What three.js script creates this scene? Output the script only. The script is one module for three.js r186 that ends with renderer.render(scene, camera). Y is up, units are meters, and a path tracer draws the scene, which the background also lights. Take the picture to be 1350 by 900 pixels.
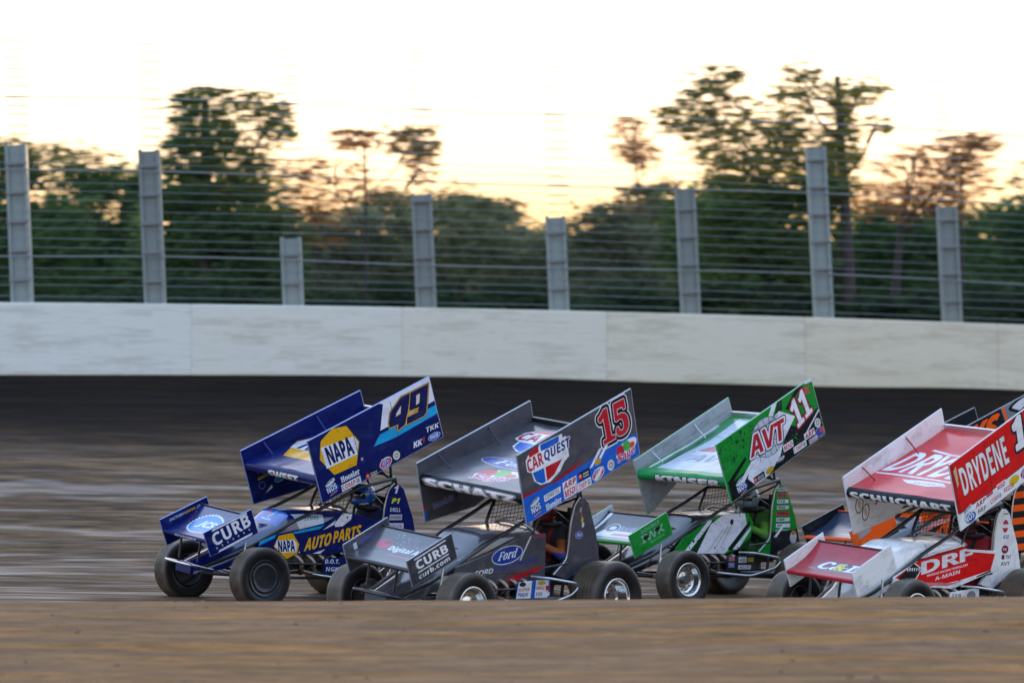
import * as THREE from 'three';
import { mergeGeometries } from 'three/addons/utils/BufferGeometryUtils.js';
import { MarchingCubes } from 'three/addons/objects/MarchingCubes.js';

// ---------------------------------------------------------------- camera, sky, sun, exposure
const EYE = 1.66, F = 4720, CX = 675, CY = 450, PITCH = Math.atan(170 / F);
const scene = new THREE.Scene();
const camera = new THREE.PerspectiveCamera(2 * Math.atan(450 / F) * 180 / Math.PI, 1.5, 0.5, 3000);
camera.position.set(0, EYE, 0);
camera.rotation.x = PITCH;
camera.focus = 40.5;
camera.userData.fStop = 1.1;

const renderer = new THREE.WebGLRenderer({ antialias: true });
renderer.toneMapping = THREE.LinearToneMapping;
renderer.toneMappingExposure = 1.6;
renderer.shadowMap.enabled = true;

const SUN = new THREE.Vector3(75 / 4720, 0.075, -1).normalize();
{
  const W = 512, H = 256, data = new Float32Array(W * H * 4);
  for (let j = 0; j < H; j++) for (let i = 0; i < W; i++) {
    const ph = ((i + .5) / W - .5) * 2 * Math.PI, th = ((j + .5) / H - .5) * Math.PI;
    const d = new THREE.Vector3(Math.cos(ph) * Math.cos(th), Math.sin(th), Math.sin(ph) * Math.cos(th));
    const ang = Math.acos(THREE.MathUtils.clamp(d.dot(SUN), -1, 1)) * 180 / Math.PI;
    const el = Math.max(0, th * 180 / Math.PI), lo = Math.exp(-el / 14), warm = 1 - THREE.MathUtils.smoothstep(el, 3.0, 6.5);
    const g1 = Math.exp(-Math.pow(ang / 22, 2)), g2 = Math.exp(-ang / 42);
    const s = THREE.MathUtils.smoothstep(el, 6, 50);
    let r = .48 - .06 * s + .26 * lo + .9 * g1 + .5 * g2, g = .67 + .02 * lo + .45 * g1 + .34 * g2, b = 1.00 + .10 * s - .38 * lo + .08 * g1 + .14 * g2;
    const k = .92 * warm * Math.exp(-Math.pow(ang / 40, 2));
    r = r + (.98 - r) * k; g = g + (.52 - g) * k; b = b + (.15 - b) * k;
    const o = (j * W + i) * 4;
    data[o] = r; data[o + 1] = g; data[o + 2] = b; data[o + 3] = 1;
  }
  const sky = new THREE.DataTexture(data, W, H, THREE.RGBAFormat, THREE.FloatType);
  sky.mapping = THREE.EquirectangularReflectionMapping; sky.magFilter = sky.minFilter = THREE.LinearFilter; sky.needsUpdate = true;
  scene.background = sky; scene.environment = sky;
}
const sun = new THREE.DirectionalLight(0xffd2a0, 2.0);
sun.position.copy(SUN).multiplyScalar(200).add(new THREE.Vector3(0, 0, -40)); sun.target.position.set(0, 0, -40);
Object.assign(sun.shadow.camera, { left: -50, right: 50, top: 50, bottom: -50, near: 1, far: 500 });
sun.castShadow = true; sun.shadow.mapSize.set(2048, 2048);
scene.add(sun, sun.target);

// ---------------------------------------------------------------- helpers
function rngOf(seed) { let a = seed >>> 0; return () => { a = (a + 0x6d2b79f5) | 0; let t = Math.imul(a ^ (a >>> 15), 1 | a); t = (t + Math.imul(t ^ (t >>> 7), 61 | t)) ^ t; return ((t ^ (t >>> 14)) >>> 0) / 4294967296; }; }
const R = (d) => d * Math.PI / 180, clamp = THREE.MathUtils.clamp, lerp = THREE.MathUtils.lerp, smooth = THREE.MathUtils.smoothstep;
const hash = (x, y, s) => { let h = Math.imul(x | 0, 374761393) ^ Math.imul(y | 0, 668265263) ^ Math.imul(s | 0, 1442695041); h = Math.imul(h ^ (h >>> 13), 1274126177); return ((h ^ (h >>> 16)) >>> 0) / 4294967296; };
function vnoise(x, y, s = 0, px = 0) { // value noise, optionally periodic in x
  const x0 = Math.floor(x), y0 = Math.floor(y), fx = x - x0, fy = y - y0, u = fx * fx * (3 - 2 * fx), v = fy * fy * (3 - 2 * fy);
  const X = (k) => (px ? ((k % px) + px) % px : k);
  return lerp(lerp(hash(X(x0), y0, s), hash(X(x0 + 1), y0, s), u), lerp(hash(X(x0), y0 + 1, s), hash(X(x0 + 1), y0 + 1, s), u), v);
}
const used = {};
function numbered(name) { const n = used[name] = (used[name] ?? -1) + 1; return n ? name + '_' + String(n).padStart(3, '0') : name; }
function tag(o, label, category, group, kind) { if (label) o.userData.label = label; if (category) o.userData.category = category; if (group) o.userData.group = group; if (kind) o.userData.kind = kind; return o; }
function thing(name, label, category, group) { const g = new THREE.Group(); g.name = numbered(name); scene.add(g); return tag(g, label, category, group); }
function part(name, geo, mat, parent) { const m = new THREE.Mesh(geo, mat); m.name = parent ? name : numbered(name); (parent ?? scene).add(m); return m; }
function ray(px, py) { const x = (px - CX) / F, y = -(py - CY) / F, c = Math.cos(PITCH), s = Math.sin(PITCH); return new THREE.Vector3(x, c * y + s, s * y - c); }
function at(px, py, D) { const r = ray(px, py); return r.multiplyScalar(D / -r.z).add(new THREE.Vector3(0, EYE, 0)); }
const V = (...a) => new THREE.Vector3(...a);
const std = (o) => new THREE.MeshStandardMaterial(o);
function tube(pts, r, seg = 0, rad = 8, tension = 0.25) {
  const c = new THREE.CatmullRomCurve3(pts.map((p) => V(...p)), false, 'catmullrom', tension);
  return new THREE.TubeGeometry(c, seg || Math.max(1, (pts.length - 1) * (pts.length > 2 ? 6 : 1)), r, rad, false);
}
function grid(nu, nv, fn, uvf) {
  const pos = [], uv = [], idx = [];
  for (let j = 0; j <= nv; j++) for (let i = 0; i <= nu; i++) { const u = i / nu, v = j / nv; pos.push(...fn(u, v)); uv.push(...(uvf ? uvf(u, v) : [u, v])); }
  for (let j = 0; j < nv; j++) for (let i = 0; i < nu; i++) { const a = j * (nu + 1) + i, b = a + nu + 1; idx.push(a, a + 1, b, a + 1, b + 1, b); }
  const g = new THREE.BufferGeometry();
  g.setAttribute('position', new THREE.Float32BufferAttribute(pos, 3)); g.setAttribute('uv', new THREE.Float32BufferAttribute(uv, 2)); g.setIndex(idx); g.computeVertexNormals();
  return g;
}
// a flat plate with bevelled rim cut to an outline in (a, b); fn maps (a, b, depth) to its place; uv from the box [x0, y0, x1, y1]
function plate(outline, depth, fn, box, bevel = .003) {
  const sh = new THREE.Shape(outline.map((p) => new THREE.Vector2(...p)));
  const g = new THREE.ExtrudeGeometry(sh, { depth, bevelEnabled: bevel > 0, bevelSize: bevel, bevelThickness: bevel, bevelSegments: 1, bevelOffset: -bevel, curveSegments: 8 });
  const p = g.attributes.position, uv = g.attributes.uv;
  for (let i = 0; i < p.count; i++) {
    const a = p.getX(i), b = p.getY(i), c = p.getZ(i);
    if (box) uv.setXY(i, (a - box[0]) / (box[2] - box[0]), (b - box[1]) / (box[3] - box[1]));
    p.setXYZ(i, ...fn(a, b, c));
  }
  g.computeVertexNormals();
  return g;
}
function boxGeo(x0, x1, y0, y1, z0, z1) { const g = new THREE.BoxGeometry(Math.abs(x1 - x0), Math.abs(y1 - y0), Math.abs(z1 - z0)); g.translate((x0 + x1) / 2, (y0 + y1) / 2, (z0 + z1) / 2); return g; }
function merge(list) { return mergeGeometries(list.map((g) => { const k = g.index ? g.toNonIndexed() : g; for (const n of Object.keys(k.attributes)) if (!['position', 'normal', 'uv'].includes(n)) k.deleteAttribute(n); return k; })); }

// ---------------------------------------------------------------- print on panels: a canvas measured in metres
class Sheet {
  constructor(x0, y0, x1, y1, ppm, bg) {
    this.box = [x0, y0, x1, y1]; this.k = ppm; this.c = document.createElement('canvas');
    this.c.width = Math.round((x1 - x0) * ppm); this.c.height = Math.round((y1 - y0) * ppm);
    this.g = this.c.getContext('2d'); this.g.fillStyle = bg; this.g.fillRect(0, 0, this.c.width, this.c.height);
  }
  P(p) { return [(p[0] - this.box[0]) * this.k, (this.box[3] - p[1]) * this.k]; }
  poly(pts, fill, stroke, lw = .01) {
    const g = this.g; g.setTransform(1, 0, 0, 1, 0, 0); g.beginPath(); pts.forEach((p, i) => g[i ? 'lineTo' : 'moveTo'](...this.P(p))); g.closePath();
    if (stroke) { g.strokeStyle = stroke; g.lineWidth = lw * 2 * this.k; g.lineJoin = 'round'; g.stroke(); }
    if (fill) { g.fillStyle = fill; g.fill(); }
    return this;
  }
  line(pts, stroke, lw = .01) { const g = this.g; g.setTransform(1, 0, 0, 1, 0, 0); g.beginPath(); pts.forEach((p, i) => g[i ? 'lineTo' : 'moveTo'](...this.P(p))); g.strokeStyle = stroke; g.lineWidth = lw * this.k; g.stroke(); return this; }
  ell(x, y, rx, ry, fill, stroke, lw = .01, rot = 0) {
    const g = this.g; g.setTransform(1, 0, 0, 1, 0, 0); g.beginPath(); g.ellipse(...this.P([x, y]), rx * this.k, ry * this.k, -rot, 0, 7);
    if (stroke) { g.strokeStyle = stroke; g.lineWidth = lw * 2 * this.k; g.stroke(); }
    if (fill) { g.fillStyle = fill; g.fill(); }
    return this;
  }
  // text filling the parallelogram bottom-left, bottom-right, top-left
  text(str, bl, br, tl, o = {}) {
    const g = this.g, font = o.font ?? 'bold 100px sans-serif'; g.setTransform(1, 0, 0, 1, 0, 0); g.font = font; g.textAlign = 'left'; g.textBaseline = 'alphabetic';
    const m = g.measureText(str), l = -m.actualBoundingBoxLeft, w = m.actualBoundingBoxRight - l, a = m.actualBoundingBoxAscent, h = a + m.actualBoundingBoxDescent;
    const A = this.P(bl), B = this.P(br), C = this.P(tl), ux = (B[0] - A[0]) / w, uy = (B[1] - A[1]) / w, vx = (A[0] - C[0]) / h, vy = (A[1] - C[1]) / h;
    g.setTransform(ux, uy, vx, vy, C[0] - l * ux + a * vx, C[1] - l * uy + a * vy);
    for (const [col, lw] of o.strokes ?? []) { g.strokeStyle = col; g.lineWidth = lw * 1.15; g.lineJoin = 'round'; g.strokeText(str, 0, 0); }
    g.fillStyle = o.fill ?? '#fff'; g.fillText(str, 0, 0);
    if (o.bold) { g.strokeStyle = o.fill ?? '#fff'; g.lineWidth = o.bold * .6; g.strokeText(str, 0, 0); }
    g.setTransform(1, 0, 0, 1, 0, 0);
    return this;
  }
  tb(str, x, y, w, h, o = {}) { const r = o.rot ?? 0, s = o.skew ?? 0, c = Math.cos(r), n = Math.sin(r); return this.text(str, [x, y], [x + w * c, y + w * n], [x - h * n + s * h * c, y + h * c + s * h * n], o); }
  speckle(rnd, n, col, r0, r1, box = this.box) { for (let i = 0; i < n; i++) this.ell(lerp(box[0], box[2], rnd()), lerp(box[1], box[3], rnd()), lerp(r0, r1, rnd() ** 3), lerp(r0, r1, rnd() ** 3), col); return this; }
  // small sponsor marks
  nos(x, y, s = 1) { const a = -.02; this.ell(x + .06 * s, y + .07 * s, .075 * s, .03 * s, '#d8dbe2', null, 0, .35).tb('MASTERS', x + .005 * s, y + .055 * s, .11 * s, .03 * s, { fill: '#20252c', rot: .3 }); this.ell(x + .075 * s, y - .01 * s, .085 * s, .05 * s, '#1d5fae'); this.tb('NOS', x, y - .045 * s, .14 * s, .07 * s, { fill: '#f4f4f6', rot: .15, strokes: [['#123', 6]] }); return this.poly([[x + .02 * s, y - .085 * s], [x + .13 * s, y - .06 * s], [x + .13 * s, y - .05 * s], [x + .02 * s, y - .073 * s]], '#e8794a'); }
  hoosier(x, y, w, h, rot = .05, fill = '#f2f2f4') { return this.tb('Hoosier', x, y, w, h, { fill, rot, font: 'bold 100px serif', bold: 6 }); }
  comp(x, y, w, h, rot = .05) { this.poly([[x - .01, y - .012], [x + w + .01, y - .012 + w * rot], [x + w + .012, y + h + .012 + w * rot], [x - .008, y + h + .012]], '#f0f0f2'); return this.tb('COMP', x, y, w * .74, h, { fill: '#c81a22', rot }).tb('CAMS', x + w * .77, y + w * .77 * rot, w * .22, h, { fill: '#2a2a2e', rot }); }
  vp(x, y, s = 1) { this.ell(x, y, .085 * s, .05 * s, '#d8203a', '#f0f0f4', .008, .25); return this.tb('VP', x - .07 * s, y - .06 * s, .1 * s, .11 * s, { fill: '#233c9a', skew: .25, strokes: [['#f4f4f8', 9]] }); }
  mobil(x, y, w, h, rot = .06) { this.poly([[x - .03, y - .015], [x + w + .01, y - .015 + w * rot], [x + w + .01, y + h + .015 + w * rot], [x - .03, y + h + .015]], '#15171c'); this.ell(x, y + h / 2, .028, .03, '#d92a2a'); this.line([[x - .012, y + .01], [x - .008, y + h - .012], [x, y + h / 2], [x + .008, y + h - .012], [x + .012, y + .01]], '#f3d6d6', .006); for (let k = 0; k < 2; k++) for (let i = 0; i < 6; i++) this.poly([[x + .04 + i * (w - .05) / 6, y + .006 + k * h * .5], [x + .04 + (i + .75) * (w - .05) / 6, y + .006 + k * h * .5], [x + .045 + (i + .75) * (w - .05) / 6, y + .4 * h + k * h * .5], [x + .045 + i * (w - .05) / 6, y + .4 * h + k * h * .5]], '#d9dbe0'); return this; }
  ring(x, y, r) { return this.ell(x, y, r, r * 1.1, '#d9d4cc', '#f0ece4', .004).ell(x, y, r * .62, r * .66, '#8a8178').ell(x, y, r * .35, r * .4, '#d9d4cc'); }
  arp(x, y, w, h, rot = .05) { this.poly([[x - .012, y - .012], [x + w + .012, y - .012 + w * rot], [x + w + .02, y + h + .012 + w * rot], [x - .004, y + h + .012]], '#f0f0f2'); return this.tb('ARP', x, y, w, h, { fill: '#b3202a', skew: .25, rot, bold: 5 }); }
  msd(x, y, w, h, rot = .05) { this.poly([[x - .012, y - .012], [x + w + .012, y - .012 + w * rot], [x + w + .02, y + h + .012 + w * rot], [x - .004, y + h + .012]], '#f0f0f2'); return this.tb('MSD', x, y, w, h, { fill: '#d0202c', skew: .25, rot, bold: 4 }); }
  wear(seed) { // small scuffs, dirt specks and rivets
    const r = rngOf(seed), [x0, y0, x1, y1] = this.box, A = (x1 - x0) * (y1 - y0), g = this.g;
    for (let i = 0; i < 90 * A + 20; i++) { g.globalAlpha = .05; this.ell(lerp(x0, x1, r()), lerp(y0, y1, r()), .02 + .2 * r() * r(), .01 + .05 * r(), r() > .5 ? '#000' : '#d8c8b0', null, 0, (r() - .5)); }
    for (let i = 0; i < 500 * A; i++) { g.globalAlpha = .25 + .4 * r(); const k = .0012 + .004 * r() ** 4; this.ell(lerp(x0, x1, r()), lerp(y0, y1, r()), k, k * (.6 + .4 * r()), '#4a3a2c'); }
    g.globalAlpha = .5; for (let x = x0 + .05; x < x1; x += .12) for (const y of [y0 + .02, y1 - .02]) this.ell(x, y, .004, .004, '#9a9a9e');
    g.globalAlpha = 1; return this;
  }
  tex() {
    this.wear(this.c.width * 7 + this.c.height); const t = new THREE.CanvasTexture(this.c); t.colorSpace = THREE.SRGBColorSpace; t.anisotropy = 8; return t; }
  mat(o = {}) { return new THREE.MeshPhysicalMaterial({ map: this.tex(), roughness: .48, clearcoat: .08, clearcoatRoughness: .1, specularIntensity: .28, ...o }); }
}
// ---------------------------------------------------------------- the lie of the land (heights are metres relative to the eye, EYE added when built)
const cX = (x) => clamp(x, -14, 14);
const wallTop = (x) => { const k = cX(x); return 2.823 - .00958 * k - .000877 * k * k; };
const wallBase = (x) => wallTop(x) - 1.225;
const wallZ = (x) => -(63.3 + .27 * x);
function trackY(x, z) {
  const t = Math.max(0, z - wallZ(x)), pl = (t) => -1.662 - .0224 * cX(x) - .028 * (t - 23.3);
  return t < 20 ? pl(t) + (wallBase(x) - pl(0)) * ((20 - t) / 20) ** 2 : pl(t);
}
const NX = Math.atan2(.27, 1); // the wall runs this far off the picture's width

// dirt textures: streaks run along the track, the way wheels and the grader lay them
function dirtTexture(W, H, fn, srgb = true) {
  const d = new Uint8Array(W * H * 4);
  for (let j = 0; j < H; j++) for (let i = 0; i < W; i++) { const c = fn(i, j), o = (j * W + i) * 4; d[o] = clamp(c[0], 0, 255); d[o + 1] = clamp(c[1], 0, 255); d[o + 2] = clamp(c[2], 0, 255); d[o + 3] = 255; }
  const t = new THREE.DataTexture(d, W, H); t.wrapS = t.wrapT = THREE.RepeatWrapping; t.magFilter = t.minFilter = THREE.LinearFilter; if (srgb) t.colorSpace = THREE.SRGBColorSpace; t.needsUpdate = true; return t;
}
{
  const TW = 1024, TH = 1024, LEN = 24, DEP = 32; // one tile is 24 m of track by its 32 m of width
  const streak = (i, j, fx, fy, s) => vnoise(i / TW * fx, j / TH * fy, s, fx);
  const wet = (i, j) => { // 0 powder, 1 packed slick clay
    const t = j / TH * DEP, mid = smooth(t, 3.4, 8.5) * 1;
    const n = .42 * streak(i, j, 17, 120, 1) + .34 * streak(i, j, 34, 260, 2) + .24 * streak(i, j, 6, 50, 3);
    return clamp((n - .485) * 5, 0, 1) * mid;
  };
  const colour = dirtTexture(TW, TH, (i, j) => {
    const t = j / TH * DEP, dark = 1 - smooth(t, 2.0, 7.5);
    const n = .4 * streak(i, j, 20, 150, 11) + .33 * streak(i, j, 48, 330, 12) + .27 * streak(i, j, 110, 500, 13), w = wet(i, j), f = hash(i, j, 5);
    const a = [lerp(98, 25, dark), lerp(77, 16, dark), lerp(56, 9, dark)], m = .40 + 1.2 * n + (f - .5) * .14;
    return [lerp(a[0] * m, 112 * (.6 + .6 * n), w * .6), lerp(a[1] * m, 104 * (.6 + .6 * n), w * .6), lerp(a[2] * m, 92 * (.8 + .4 * n), w * .62)];  // slick clay greyed: the sky's sheen on it is put into the colour
  });
  const rough = dirtTexture(TW, TH, (i, j) => { const w = wet(i, j), n = streak(i, j, 12, 300, 21); const r = lerp(240, 95, w) + (n - .5) * 30; return [r, r, r]; }, false);
  const bump = dirtTexture(TW, TH, (i, j) => { const n = .5 * streak(i, j, 20, 150, 11) + .3 * streak(i, j, 110, 500, 13) + .2 * hash(i, j, 9); return [n * 255, n * 255, n * 255]; }, false);
  const g = grid(180, 150, (u, v) => {
    const x = lerp(-48, 48, u), t = 32 * v, z = wallZ(x) + t;
    const rut = (vnoise(x * .25, t * 2.2, 31) - .5) * .07 + (vnoise(x * .9, t * 5, 32) - .5) * .03;
    const berm = .03 + .05 * Math.exp(-t * 1.2) * (vnoise(x * .35, 9, 34) - .5);
    return [x, trackY(x, z) + EYE + rut * smooth(t, 0, 2) * (1 - smooth(t, 17, 20)) + berm, z];
  }, (u, v) => [lerp(-48, 48, u) / LEN, v]);
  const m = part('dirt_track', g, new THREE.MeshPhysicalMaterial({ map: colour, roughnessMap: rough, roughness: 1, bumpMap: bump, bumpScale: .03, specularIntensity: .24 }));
  tag(m, 'banked dirt race track with packed streaks greyed by painted sky sheen and a dark cushion under the wall', null, null, 'structure');
}
{ // infield bank in the foreground
  const TW = 1024, TH = 512;
  const s = (i, j, fx, fy, q) => vnoise(i / TW * fx, j / TH * fy, q, fx);
  const colour = dirtTexture(TW, TH, (i, j) => {
    const n = .28 * s(i, j, 14, 40, 41) + .3 * s(i, j, 40, 90, 42) + .27 * s(i, j, 120, 220, 43) + .15 * hash(i, j, 44), straw = smooth(s(i, j, 5, 30, 45), .45, .8);
    const c = [lerp(122, 134, straw), lerp(92, 95, straw), lerp(65, 54, straw)], m = .64 + .78 * n;
    return c.map((x) => x * m);
  });
  const bump = dirtTexture(TW, TH, (i, j) => { const n = .5 * s(i, j, 40, 90, 42) + .3 * s(i, j, 120, 220, 43) + .2 * hash(i, j, 46); return [n * 255, n * 255, n * 255]; }, false);
  const bankY = (x, z) => {
    const crest = -1.19 + .0052 * clamp(x, -9, 9), far = trackY(x, -36.2) - .05;
    const roll = (vnoise(x * .3, z * .4, 51) - .5) * .05 + (vnoise(x * 1.1, z * 1.4, 52) - .5) * .03 + (vnoise(x * 4, z * 5, 53) - .5) * .02;
    if (z < -33) return lerp(crest, far, smooth(-z, 33, 36)) + roll * .35;
    return lerp(crest, -1.58, smooth(z, -33, -26.5)) + roll * (.25 + .75 * smooth(z, -33, -31));
  };
  const g = grid(260, 150, (u, v) => { const x = lerp(-40, 40, u), z = lerp(-36.4, -4, v * v * .4 + v * .6); return [x, bankY(x, z) + EYE, z]; }, (u, v) => { const z = lerp(-36.4, -4, v * v * .4 + v * .6); return [lerp(-40, 40, u) / 12, z / 6]; });
  tag(part('infield_bank', g, new THREE.MeshPhysicalMaterial({ map: colour, bumpMap: bump, bumpScale: .04, roughness: .97, specularIntensity: .3 })), 'low bank of bare brown infield dirt in front of the track', null, null, 'structure');
  const r = rngOf(71), list = [];
  for (let i = 0; i < 500; i++) {
    const x = lerp(-9, 9, r()), z = lerp(-33.4, -25, r()), k = .006 + .014 * r() ** 4, c = new THREE.IcosahedronGeometry(k, 0);
    c.scale(1 + r() * 1.5, .5 + .4 * r(), 1 + .4 * r()); c.rotateY(r() * 6); c.translate(x, bankY(x, z) + EYE + k * .15, z); list.push(c);
  }
  tag(part('dirt_clods', merge(list), std({ color: new THREE.Color().setRGB(.17, .105, .065), roughness: 1 })), 'small loose dirt clods scattered over the infield bank', null, null, 'stuff');
}
{
  const g = new THREE.PlaneGeometry(3000, 3000); g.rotateX(-Math.PI / 2); g.translate(0, -3.0 + EYE, -300);
  tag(part('ground', g, std({ color: new THREE.Color().setRGB(.07, .075, .04), roughness: 1 })), null, null, null, 'structure');
  const h = grid(60, 40, (u, v) => { const x = lerp(-150, 150, u), z = wallZ(x) - .25 - 160 * v * v; return [x, wallBase(clamp(x, -14, 14)) - .15 + EYE + (vnoise(x * .2, z * .2, 61) - .5) * .3 * v, z]; });
  tag(part('outer_ground', h, std({ color: new THREE.Color().setRGB(.05, .065, .03), roughness: 1 })), 'grassy ground behind the wall under the trees', null, null, 'structure');
}

// ---------------------------------------------------------------- concrete wall, panel by panel
{
  const TW = 1024, TH = 256;
  const wallTex = (seed, warmLight) => dirtTexture(TW, TH, (i, j) => {
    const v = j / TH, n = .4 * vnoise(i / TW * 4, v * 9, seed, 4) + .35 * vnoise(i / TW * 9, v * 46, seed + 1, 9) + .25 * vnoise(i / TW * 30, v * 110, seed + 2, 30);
    const splashAndWarm = (1 - smooth(v, .08, .22)) * (.55 + .4 * vnoise(i / TW * 6, v * 8, seed + 3, 6)) + .5 * warmLight * (1 - .7 * v) * vnoise(i / TW * 3, v * 3, seed + 4, 3), grime = smooth(n, .42, .8) * .12 + .035 * smooth(vnoise(i / TW * 4, v * 50, seed + 7, 4), .78, .97), m = .97 + .09 * (n - .5);  // splash stain along the foot, plus warm light painted into the colour
    return [lerp(238, 214, splashAndWarm) * m * (1 - grime), lerp(236 - warmLight * 24, 202, splashAndWarm) * m * (1 - grime * 1.05), lerp(226 - warmLight * 54, 160, splashAndWarm) * m * (1 - grime * 1.2)];
  });
  const mats = [[101, .08], [131, .20], [161, .32], [191, .44], [221, .56]].map((s) => std({ map: wallTex(...s), roughness: .6 }));  // panels further right carry more of the painted warm light
  const wall = thing('concrete_wall', 'white painted concrete wall running along the outside of the dirt track', 'wall');
  const L = 3.62; let x = -1.93 - L * 12;
  for (let k = 0; k < 26; k++, x += L) {
    const x1 = x + L, pr = [[0, 1.26], [.02, 1.28], [.26, 1.28], [.28, 1.26], [.32, -.6], [-.02, -.6]];
    const st = [0, .004, .1, .2, .3, .4, .5, .6, .7, .8, .9, .996, 1], nX = st.length - 1, pos = [], uv = [], idx = [];
    for (let i = 0; i <= nX; i++) { const X = lerp(x, x1, st[i]), inset = i === 0 || i === nX ? .014 : 0; pr.forEach((p, q) => { pos.push(X, wallBase(X) - .03 + p[1] - (p[1] > 1 ? inset : 0) + EYE, wallZ(X) - p[0] - Math.max(0, p[1]) * .02 - (p[0] < .03 ? inset : 0)); uv.push(st[i], clamp(p[1] / 1.28, -.3, 1)); }); }
    for (let i = 0; i < nX; i++) for (let q = 0; q < 6; q++) { const a = i * 6 + q, b = i * 6 + (q + 1) % 6; idx.push(a, a + 6, b, b, a + 6, b + 6); }
    for (const e of [0, nX * 6]) for (let q = 1; q < 5; q++) idx.push(e, e + q, e + q + 1);
    const g = new THREE.BufferGeometry(); g.setAttribute('position', new THREE.Float32BufferAttribute(pos, 3)); g.setAttribute('uv', new THREE.Float32BufferAttribute(uv, 2)); g.setIndex(idx);
    const gg = g.toNonIndexed(); gg.computeVertexNormals();
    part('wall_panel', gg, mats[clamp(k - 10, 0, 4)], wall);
  }
}
// ---------------------------------------------------------------- catch fence: posts and cables
{
  const fence = thing('catch_fence', 'tall catch fence of grey posts and many level wire cables above the white wall', 'fence');
  const steel = std({ color: new THREE.Color().setRGB(.30, .335, .315), roughness: .62, metalness: .25 }), wireM = std({ color: new THREE.Color().setRGB(.26, .27, .27), roughness: .55, metalness: .4 });
  const X = (px) => { const k = (px - CX) / F; return 63.55 * k / (1 - .27 * k); };
  const posts = [[-146, 260], [27, 188], [203, 196], [386, 312], [562, 254], [738, 284], [912, 248], [1088, 192], [1258, 270], [1430, 240], [1600, 260], [1770, 230], [1940, 255], [-320, 250], [-490, 205], [-660, 270]];
  let k9 = 0; const clampG = boxGeo(-.19, .19, -.018, .018, -.01, .045), steel2 = std({ color: new THREE.Color().setRGB(.26, .285, .265), roughness: .7, metalness: .2 });
  for (const [px, py] of posts) {  // each post is cut short where sky glare would swallow it
    const x = X(px + 5), z = wallZ(x) - .42, y0 = wallBase(x) + EYE - .3, top = (620 - py) / F * -z + EYE, h = top - y0, w = .36, d = .3;
    const g = merge([boxGeo(-w / 2, -w / 2 + .055, 0, h, -d / 2, d / 2), boxGeo(w / 2 - .055, w / 2, 0, h - .012, -d / 2, d / 2), boxGeo(-w / 2 + .055, w / 2 - .055, 0, h - .03, -d / 2 + .02, d / 2 - .06)]);
    const m = part('fence_post', g, k9++ % 2 ? steel : steel2, fence); for (let q = .45; q < h - .1; q += .5) { const c = part('cable_clamp', clampG, wireM, m); c.position.set(0, q, d / 2 - .02); } m.position.set(x, y0, z); m.rotation.z = R(2.6);
  }
  for (const [px, py] of posts) for (let y = .13, k = 0; y < 4.6; y += k % 3 ? .15 : .19, k++) {  // added bars standing for upper posts washed out by the bright sky
    const x = X(px + 5), z = wallZ(x) - .24, Y = wallTop(x) + EYE + y; if (Y - EYE < (620 - py) / F * -z + .05) continue;
    const lean = (Y - EYE - wallTop(x)) * .045, b = part('post_glare_bar', boxGeo(-.19, .19, -.008, .008, -.012, .012), wireM, fence); b.position.set(x - lean, Y, z);
  }
  let i = 0;
  for (let y = .13; y < 4.6; y += i % 3 ? .15 : .19, i++) {
    const thick = i === 13 || i === 21 || i === 4, pts = [];
    for (let x = -40; x <= 40; x += 2) pts.push([x, wallTop(x) + EYE + y + (vnoise(x * .4, i, 81) - .5) * .03 - .0016 * x - (thick ? .03 * Math.cos(x * 2.6) : 0), wallZ(x) - .22]);
    part('fence_cable', tube(pts, thick ? .013 : .0052, 80, 5), wireM, fence);
  }
}
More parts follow.
